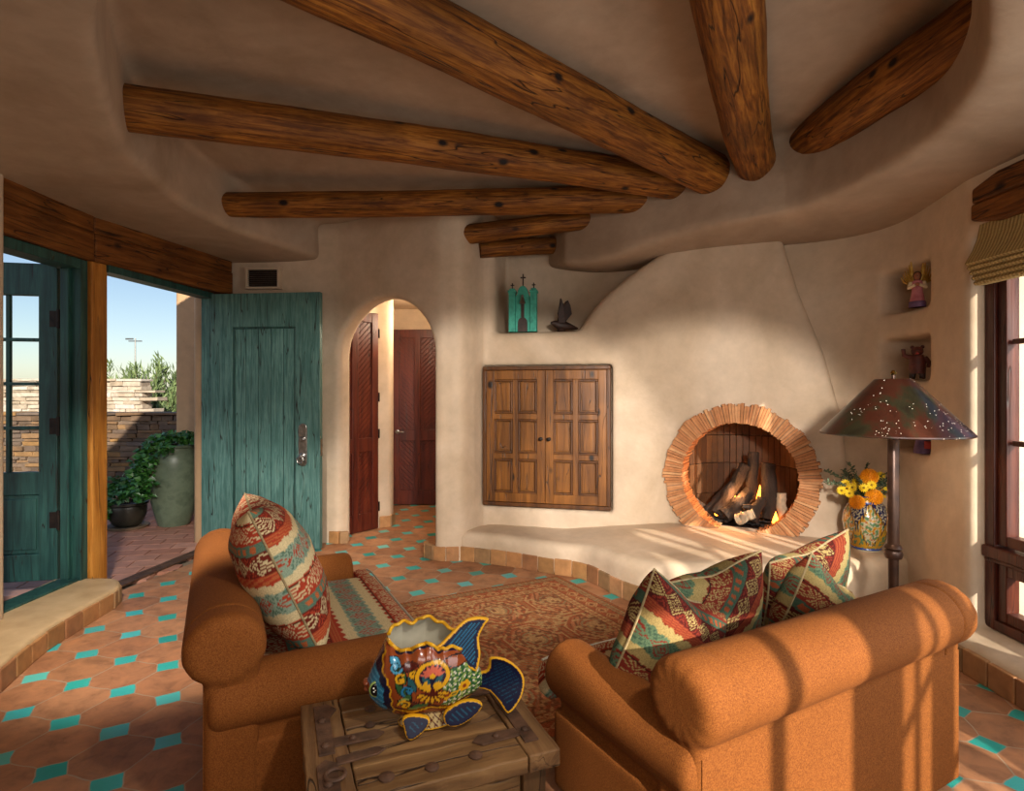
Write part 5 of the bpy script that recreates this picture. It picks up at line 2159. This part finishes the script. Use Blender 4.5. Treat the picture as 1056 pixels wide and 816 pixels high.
for sd_ in (0, -1):
    b = MB()
    pts = []
    for i in oi[::3]:
        a, c = Vector(rows[i][sd_]), Vector(rows2[i][sd_])
        pts.append((a + c) / 2 + Vector((0, 0, .001)))
    b.tube(pts, .0065, 10)
    b.build('rim', M['yellow_glaze'], fish)


M['fish_fin'] = mat_vcol('painted_fin_glaze', .42, spec=.25)


def cup_plate(name, outline, y0, curve, th, colf, edge=True):
    """a thick curved fin: outline in x,z; y = y0 + curve(x,z)"""
    pts = catmull([Vector((x, 0, z)) for x, z in outline], 6, True)
    o2 = [(p.x, p.z) for p in pts]
    x0, x1 = min(p[0] for p in o2), max(p[0] for p in o2)
    z0, z1 = min(p[1] for p in o2), max(p[1] for p in o2)

    def f(X, Y, Z):
        d = poly_sdf(X, Z, o2) + 0 * Y
        yy = y0 + curve(X, Z)
        return smax(d, np.abs(Y - yy) - th, .006)
    o = sdf_obj(name, f, (x0 - .02, y0 - .09, z0 - .02), (x1 + .02, y0 + .09, z1 + .02), .0035, M['fish_fin'], fish)
    n = len(o.data.vertices)
    co = np.empty(n * 3, np.float32)
    o.data.vertices.foreach_get('co', co)
    co = co.reshape(-1, 3)
    dd_ = poly_sdf(co[:, 0], co[:, 2], o2)
    at = o.data.color_attributes.new('Col', 'FLOAT_COLOR', 'POINT')
    arr = np.ones((n, 4), np.float32)
    arr[:, :3] = colf(co, dd_)
    at.data.foreach_set('color', arr.ravel())
    return o


def fincol(sx, sz, edge=.008, thr=.35):
    def f(co, d):
        C = np.tile(NAV, (len(co), 1))
        st = np.sin(co[:, 0] * sx + co[:, 2] * sz)
        core = d < -.018
        C[core & (st > thr)] = BLU * .35
        C[core & (st > thr + .4)] = BLU
        C[d > -edge] = YEL
        return C
    return f


dorsal = [(-.012, .285), (.03, .292), (.07, .322), (.118, .358), (.160, .362), (.200, .348), (.184, .328), (.166, .296), (.166, .266), (.168, .245), (.164, .215), (.150, .185), (.11, .215), (.07, .240), (.02, .262)]
cup_plate('dorsal_fin', dorsal, -.072, lambda X, Z: .30 * (np.clip(X, -.02, .2)) + .28 * (Z - .24), .007, fincol(420, -420))
tail = [(.150, .112), (.195, .100), (.222, .074), (.246, .046), (.276, .070), (.299, .108), (.304, .155), (.276, .198), (.235, .226), (.197, .228), (.194, .196), (.188, .174), (.172, .166), (.152, .165)]
cup_plate('tail', tail, -.005, lambda X, Z: -.35 * (X - .16) + 2.2 * (X - .16) * (Z - .14) - 3.5 * (Z - .14) ** 2, .008, fincol(-300, 500, .006, .80))
for nm, ol, y0, sl in (('pectoral_fin', [(-.078, .062), (-.055, .070), (-.02, .066), (.002, .056), (.000, .038), (-.022, .016), (-.050, .002), (-.066, .010), (-.074, .036)], -.080, .45),
                       ('pelvic_fin', [(.048, .060), (.075, .082), (.11, .094), (.145, .092), (.168, .078), (.158, .058), (.120, .030), (.080, .018), (.052, .030)], -.070, .3)):
    for sgn in (1, -1):
        yb_ = y0 if sgn > 0 else -y0
        cup_plate(nm, ol, yb_, (lambda s: lambda X, Z: s * sl * (Z - .065) * 1.0)(sgn), .010, fincol(300, 300, .0035, .6))


def f_foot(X, Y, Z):
    d = np.sqrt((X / .085) ** 2 + (Y / .062) ** 2)
    return np.maximum((d - (1 + .25 * (.03 - Z) / .06)) * .06, np.abs(Z - .034) - .034)


ft = sdf_obj('foot_ring', f_foot, (-.13, -.10, -.005), (.13, .10, .075), .004, M['fish'], fish)
n = len(ft.data.vertices)
co = np.empty(n * 3, np.float32)
ft.data.vertices.foreach_get('co', co)
co = co.reshape(-1, 3)
Cc = np.tile(np.array(H('#b9a06a')), (n, 1))
an_ = np.arctan2(co[:, 1], co[:, 0]) * 9
lat = np.minimum(np.abs(np.sin(an_ + co[:, 2] * 100)), np.abs(np.sin(an_ - co[:, 2] * 100)))
Cc[lat < .30] = DRD
Cc[co[:, 2] < .006] = YEL
at = ft.data.color_attributes.new('Col', 'FLOAT_COLOR', 'POINT')
arr = np.ones((n, 4), np.float32)
arr[:, :3] = Cc
at.data.foreach_set('color', arr.ravel())
# eyes and lips
M['eye_black'] = mat_noise('black_glaze', '#08080a', '#101014', 10, .12, 0)
M['eye_ring'] = mat_noise('pale_green_glaze', '#6f8a4a', '#9db066', 20, .2, 0)
M['eye_white'] = mat_noise('white_glaze', '#e6e0d0', '#f2eee2', 10, .15, 0)
for sgn in (-1, 1):
    yy = sgn * np.interp(-.160, kx, kwid) * .99
    b = MB()
    b.ball((-.158, yy * .93, .158), (.022, .008, .029), None, 24, 12)
    er = b.build('eye', M['eye_ring'], fish)
    b = MB()
    b.ball((-.159, yy * .93 + sgn * .003, .158), (.0165, .0075, .0235), None, 24, 12)
    b.build('pupil', M['eye_black'], er)
    for dx, dz, r in ((-.004, .008, .0030), (-.003, -.004, .0026), (.001, .001, .0018)):
        b = MB()
        b.ball((-.161 + dx, yy * .93 + sgn * .0098, .158 + dz), (r, .0016, r), None, 10, 6)
        b.build('highlight_dot', M['eye_white'], er)
M['lip'] = mat_noise('lip_glaze', '#7a3a22', '#9a5332', 20, .25, .1)
b = MB()
b.ball((-.190, 0, .157), (.012, .022, .011), None, 16, 10)
b.ball((-.187, 0, .135), (.012, .020, .010), None, 16, 10)
b.build('lips', M['lip'], fish)
# ================================================================== outside the entry
M['patio'] = mat_island('patio_clay_tile', ['#b57c63', '#c98f78', '#bd856d', '#d29d86', '#ae745c'], .6, 8, .3, .25)
b = MB()
k = 0
# running-bond clay pavers, one mesh
ang = math.radians(13)
R = Matrix.Rotation(ang, 4, 'Z')
inv = R.inverted()
for i in range(-22, 10):
    for j in range(-8, 40):
        x0 = i * .30 + (j % 2) * .15
        y0 = j * .20
        c = R @ Vector((x0 + .15, y0 + .1, 0)) + Vector((-3.05, 3.2, 0))
        # stay outside the house and inside the court wall
        xt = THR_A[0] + (c.y - THR_A[1]) * (THR_B[0] - THR_A[0]) / (THR_B[1] - THR_A[1])
        if c.x > xt - .10 or c.x < -8.2 or c.y > 8.9 or c.y < 2.2: continue
        if c.y < 4.35 and c.x > -3.6: continue
        b.box((x0 + .15, y0 + .1, -.02), (.288, .188, .04), Matrix.Translation((-3.05, 3.2, 0)) @ R)
patio = struct(b.build('floor_patio', M['patio'], None, 0))
M['dirt'] = mat_noise('desert_ground', '#8a715a', '#a68a6d', 3, .95, .4)
b = MB()
b.prism([(-60, -40), (60, -40), (60, 90), (-60, 90)], -.30, -.06)
struct(b.build('ground', M['dirt'], None, 0))
b = MB()
b.prism([(-8.3, 2.0), (-3.3, 2.0), (-3.3, 4.3), (-3.02, 4.3), (-2.66, 5.85), (-2.9, 6.9), (-2.9, 9.0), (-8.3, 9.0)], -.059, -.03)
struct(b.build('floor_mortar', M['grout'], None, 0))

# outer house wall beyond the entry
def f_outer(X, Y, Z):
    d = box_sdf(X, Y, Z, (-3.575, 7.65, 1.6), (.575, .50, 1.9), .05)
    d = smin(d, box_sdf(X, Y, Z, (-3.03, 6.55, 1.6), (.16, .75, 1.9), .05), .04)
    return np.maximum(d, Z - 3.3)


struct(sdf_obj('wall_outside', f_outer, (-4.3, 5.7, -.1), (-2.8, 8.3, 3.35), .035, M['plaster_out']))


def stone_wall(name, x0, x1, y, h, cols, label, step=.062, cap=True, slope=0.0):
    e = empty(name, (x0, y, 0), 0, label, 'stone wall')
    mt = mat_island(name + '_stone', cols, .85, 9, .4, .5, bdist=.01)
    b = MB()
    z = 0.0
    L = x1 - x0
    while z < h:
        hh = step * rnd.uniform(.65, 1.45)
        x = -rnd.uniform(0, .2)
        while x < L:
            w = rnd.uniform(.10, .42)
            b.box((x + w / 2, rnd.uniform(-.02, .02), z + hh / 2), (w - .008, .34, hh - .008), None, .008)
            x += w
        z += hh
    b.build('stones', mt, e, 0, .006)
    b = MB()
    b.box2((0, -.13, 0), (L, .13, z - .01))
    b.build('core', M['grout'], e, 0)
    if cap:
        b = MB()
        x = 0
        while x < L:
            w = rnd.uniform(.3, .6)
            b.box((x + w / 2, 0, z + .022 ), (w - .01, .42, .045), None, .008)
            x += w
        b.build('cap', mt, e, 0, .008)
    return e


stone_wall('court_wall', -8.6, -4.16, 9.1, 1.10, ['#4f4238', '#7a5c3c', '#5e5148', '#8a6a48', '#453a33', '#96703f', '#665a52', '#75604c'], 'brown ledger stone court wall behind the potted plants')
stone_wall('garden_wall', -11.5, -7.55, 12.0, 1.70, ['#c7b8a4', '#b7a48c', '#d6cabb', '#a8967e', '#cbbda9'], 'pale sunlit stone wall standing behind the brown one', .075)

# ---------------------------------------------------------------- pots and trailing plants
M['urn'] = mat_noise('green_glazed_urn', '#3d4a3c', '#6f7d66', 5, .35, .2, c3='#566350')
M['dark_pot'] = mat_noise('dark_glazed_pot', '#221f1a', '#3f3a2f', 6, .3, .1)
M['saucer'] = mat_noise('clay_saucer', '#6d5c49', '#8a7860', 8, .6, .2)
M['soil'] = mat_noise('soil', '#1d140e', '#33251a', 20, .95, .5)
UB = Vector((-3.85, 6.63, 0))
e = empty('glazed_urn', UB, 0, 'tall grey-green glazed urn outside the entry', 'pot')
b = MB()
b.lathe([(0, 0), (.155, 0), (.165, .02), (.20, .14), (.25, .36), (.285, .58), (.290, .72), (.270, .82), (.245, .86), (.245, .875), (.275, .885), (.28, .905), (.27, .915), (.23, .91), (.215, .86), (0, .86)], 48)
b.build('body', M['urn'], e, 50)
b = MB()
b.lathe([(0, .865), (.215, .865), (.0, .885)], 24, None, False)
b.build('soil', M['soil'], e)
SB = Vector((-4.27, 6.46, 0))
e = empty('low_pot', SB, 0, 'small dark glazed pot on a clay saucer outside the entry', 'pot')
b = MB()
b.lathe([(0, 0.03), (.12, .03), (.15, .06), (.185, .15), (.19, .22), (.185, .25), (.205, .265), (.205, .29), (.19, .292), (.175, .25), (0, .25)], 40)
b.build('body', M['dark_pot'], e, 50)
b = MB()
b.lathe([(0, 0), (.19, 0), (.215, .03), (.205, .033), (.185, .02), (0, .018)], 40)
b.build('saucer', M['saucer'], e, 50)
b = MB()
b.lathe([(0, .255), (.176, .255), (0, .275)], 24, None, False)
b.build('soil', M['soil'], e)

M['ivy'] = mat_island('ivy_leaf', ['#1f4a1c', '#2e6325', '#3f7a30', '#28571f', '#56903c'], .4, 20, .2, 0, .6)
M['shrub_leaf'] = mat_island('shrub_leaf', ['#43542f', '#5a6e3e', '#73864e', '#37472a'], .7, 20, .2, 0)
M['twig'] = mat_noise('twig', '#3b2d1c', '#5c4a30', 12, .8, .2)


def leaves(b, c, n, spread, size, rng, flat=.5):
    for k in range(n):
        while True:
            q = Vector((rng.uniform(-1, 1), rng.uniform(-1, 1), rng.uniform(-1, 1)))
            if q.length < 1: break
        p = Vector(c) + Vector((q.x * spread[0], q.y * spread[1], q.z * spread[2]))
        d = Vector((rng.uniform(-1, 1), rng.uniform(-1, 1), rng.uniform(-.8, .5))).normalized()
        nrm = Vector((rng.uniform(-.6, .6), rng.uniform(-1, .2), rng.uniform(.2, 1))).normalized()
        s = d.cross(nrm).normalized()
        L = size * rng.uniform(.7, 1.3)
        up = s.cross(d)
        v = [p, p + d * L * .35 + s * L * .42 + up * L * .10, p + d * L - up * L * .05, p + d * L * .35 - s * L * .42 + up * L * .10, p + d * L * .45]
        b.add(v, [(0, 4, 1), (1, 4, 2), (0, 3, 4), (3, 2, 4)])


rg = random.Random(11)


def trailing(base, path, sp, n, size, label):
    e = empty('trailing_ivy', base, 0, label, 'plant', 'ivy in the pots outside')
    b, st = MB(), MB()
    for q in path:
        leaves(b, Vector(q) - Vector(base), n, sp, size, rg)
    b.build('foliage', M['ivy'], e, 0)
    cp = [Vector(q) - Vector(base) for q in path]
    o = Vector((0, 0, .0))
    for q in cp:
        st.tube([o, (o + q) / 2 + Vector((0, 0, .05)), q], [.006, .005, .004], 6)
    st.build('stems', M['twig'], e)
    return e


trailing(UB + Vector((0, 0, .88)), [P(x, y, Y) for x, y, Y in ((192, 452, 6.5), (183, 450, 6.5), (172, 452, 6.4), (163, 454, 6.35), (156, 459, 6.3), (150, 467, 6.3), (146, 476, 6.25), (142, 485, 6.25), (148, 488, 6.25), (153, 476, 6.25), (203, 452, 6.5), (170, 463, 6.25), (150, 500, 6.2), (144, 497, 6.2))], (.09, .10, .07), 62, .065, 'leafy green ivy spilling from the tall urn')
trailing(SB + Vector((0, 0, .26)), [P(x, y, Y) for x, y, Y in ((110, 508, 6.4), (118, 503, 6.4), (126, 503, 6.35), (134, 504, 6.3), (142, 508, 6.3), (112, 518, 6.3), (109, 528, 6.3), (148, 512, 6.25), (125, 510, 6.2), (122, 498, 6.4), (136, 497, 6.35), (106, 534, 6.3))], (.09, .10, .065), 60, .060, 'leafy green ivy growing over the small dark pot')


def shrub(x, y, h, w, n, label, seed):
    r = random.Random(seed)
    e = empty('desert_shrub', (x, y, -.06), 0, label, 'shrub', 'shrubs beyond the stone walls')
    b, st = MB(), MB()
    for k in range(46):
        a = r.uniform(0, 2 * PI)
        rr = r.uniform(.1, 1) * w
        tip = Vector((rr * math.cos(a), rr * math.sin(a) * .7, h * r.uniform(.55, 1.0) * (1 - .35 * (rr / w) ** 2)))
        st.tube([(0, 0, 0), tip * .5 + Vector((r.uniform(-.1, .1), 0, .15)), tip], [.03, .015, .005], 5)
        for j in range(n):
            t_ = r.uniform(.3, 1.03)
            p = tip * t_
            d = (tip.normalized() + Vector((r.uniform(-.9, .9), r.uniform(-.9, .9), r.uniform(-.3, .8)))).normalized()
            s = d.cross(Vector((r.uniform(-1, 1), -1, .3))).normalized()
            L, W_ = r.uniform(.12, .30), .018
            b.add([p, p + d * L * .5 + s * W_, p + d * L, p + d * L * .5 - s * W_], [(0, 1, 2, 3)])
            p2 = p + Vector((r.uniform(-.15, .15), r.uniform(-.15, .15), r.uniform(-.15, .1)))
            b.add([p2, p2 + d * L * .5 + s * W_, p2 + d * L, p2 + d * L * .5 - s * W_], [(0, 1, 2, 3)])
    b.build('foliage', M['shrub_leaf'], e, 0)
    st.build('branches', M['twig'], e)
    return e


shrub(-8.45, 13.7, 2.35, 1.15, 60, 'feathery grey-green shrub beside the end of the pale garden wall', 1)
shrub(-10.4, 15.0, 2.25, 1.5, 46, 'feathery shrub rising behind the pale garden wall', 2)
shrub(-8.0, 14.6, 2.2, 1.0, 50, 'green shrub behind the one at the end of the pale garden wall', 3)
shrub(-9.4, 17.5, 2.1, 1.6, 40, 'farthest shrub under the sky beyond the walls', 4)
shrub(6.4, 9.0, 1.5, 1.2, 40, 'green shrub outside the window on the right', 5)
shrub(6.3, 6.3, 1.0, .8, 40, 'low shrub just outside the window nearest the niches', 6)
e = empty('utility_pole', (-25.9, 40, -.06), 0, 'thin distant utility pole against the sky beyond the garden', 'pole')
b = MB()
b.tube([(0, 0, 0), (0, 0, 5.3)], [.055, .04], 8)
b.build('shaft', M['steel'], e)
b = MB()
b.box((0, 0, 5.1), (.9, .07, .07))
b.box((-.4, 0, 5.25), (.5, .10, .10), Matrix.Identity(4))
b.build('crossarm', M['steel'], e, 0)

# boundary wall outside the right window
b = MB()
b.box2((8.2, 0, -.06), (8.5, 14, 1.35))
o = struct(b.build('wall_yard', M['plaster_out'], None, 0, .03))

# ================================================================== light
w = bpy.data.worlds.new('sky')
scene.world = w
w.use_nodes = True
nt_ = w.node_tree
bg = nt_.nodes['Background']
sky = nt_.nodes.new('ShaderNodeTexSky')
sky.sky_type = 'NISHITA'
sky.sun_disc = False
SUN_TRAVEL = Vector((-.33, .83, -.36)).normalized()
sd_ = -SUN_TRAVEL
sky.sun_elevation = 0.85
sky.sun_rotation = math.atan2(sd_.x, sd_.y)
sky.air_density = 1.0
sky.dust_density = 0.6
nt_.links.new(sky.outputs[0], bg.inputs[0])
bg.inputs[1].default_value = SKY_STRENGTH = 0.11


def light(name, typ, loc, energy, col, aim=None, **kw):
    d = bpy.data.lights.new(name, typ)
    d.energy = energy
    d.color = col
    for k_, v_ in kw.items(): setattr(d, k_, v_)
    o = bpy.data.objects.new(name, d)
    COL.objects.link(o)
    o.location = loc
    if aim is not None:
        o.rotation_euler = (Vector(aim) - Vector(loc)).to_track_quat('-Z', 'Y').to_euler()
    return o


s = light('sun', 'SUN', (5, -8, 6), 6.8, (1, .90, .76), angle=math.radians(.6))
s.rotation_euler = SUN_TRAVEL.to_track_quat('-Z', 'Y').to_euler()
WARM = (1, .80, .56)
# added soft fill without a fixture, washes the ceiling from behind the viewer
light('fill_uplight', 'AREA', (.4, -.9, 1.9), 32, (1, .93, .85), (0.2, 3.2, 3.25), shape='RECTANGLE', size=2.2, size_y=.8)
# added area fill just inside the right-hand windows, standing in for more daylight
light('side_window_fill', 'AREA', (2.60, 1.6, 1.3), 42, (1, .96, .90), (0, 2.6, 1.5), shape='RECTANGLE', size=2.6, size_y=1.5)
# added fill spots with no fixtures, standing in for unseen room lighting
for nm, loc, aim, en, ang_, bl in (('fill_spot_hearth', (1.0, .3, 2.0), (1.55, 4.9, .75), 540, 36, .40), ('fill_spot_entry', (-1.2, 1.2, 2.6), (-2.4, 4.4, .0), 560, 46, .6), ('fill_spot_cupboard', (.5, .3, 2.0), (-.05, 5.3, .75), 640, 36, .40), ('fill_spot_table', (1.0, .3, 2.6), (-.40, 2.35, .45), 115, 44, .8), ('fill_spot_door', (-.3, 1.0, 2.6), (-2.1, 5.5, .9), 200, 36, .6)):
    light(nm, 'SPOT', loc, en, (1, .93, .84), aim, spot_size=math.radians(ang_), spot_blend=bl, shadow_soft_size=.10)
light('hall_lamp', 'POINT', (-.95, 6.5, 2.3), 30, WARM, shadow_soft_size=.12)
light('lamp_glow', 'POINT', (2.065, 3.15, 1.40), 8, WARM, shadow_soft_size=.05)
fl_ = FM @ Vector((-.02, .16, .62))
light('fire_glow', 'POINT', fl_, 16, (1, .45, .15), shadow_soft_size=.08)

# ================================================================== camera
cam = bpy.data.cameras.new('camera')
cam.sensor_width = 36.0
cam.lens = FPX / 1056 * 36.0
cam.shift_y = -(408 - CY) / 1056
cam.clip_start = .05
co_ = bpy.data.objects.new('camera', cam)
COL.objects.link(co_)
co_.location = (0, 0, EYE)
co_.rotation_euler = (PI / 2, 0, 0)
scene.camera = co_

vs_set = scene.view_settings
scene.display_settings.display_device = 'sRGB'
vs_set.view_transform = 'Standard'
vs_set.look = 'None'
vs_set.exposure = 0.30
vs_set.gamma = 1.0
vs_set.use_curve_mapping = False
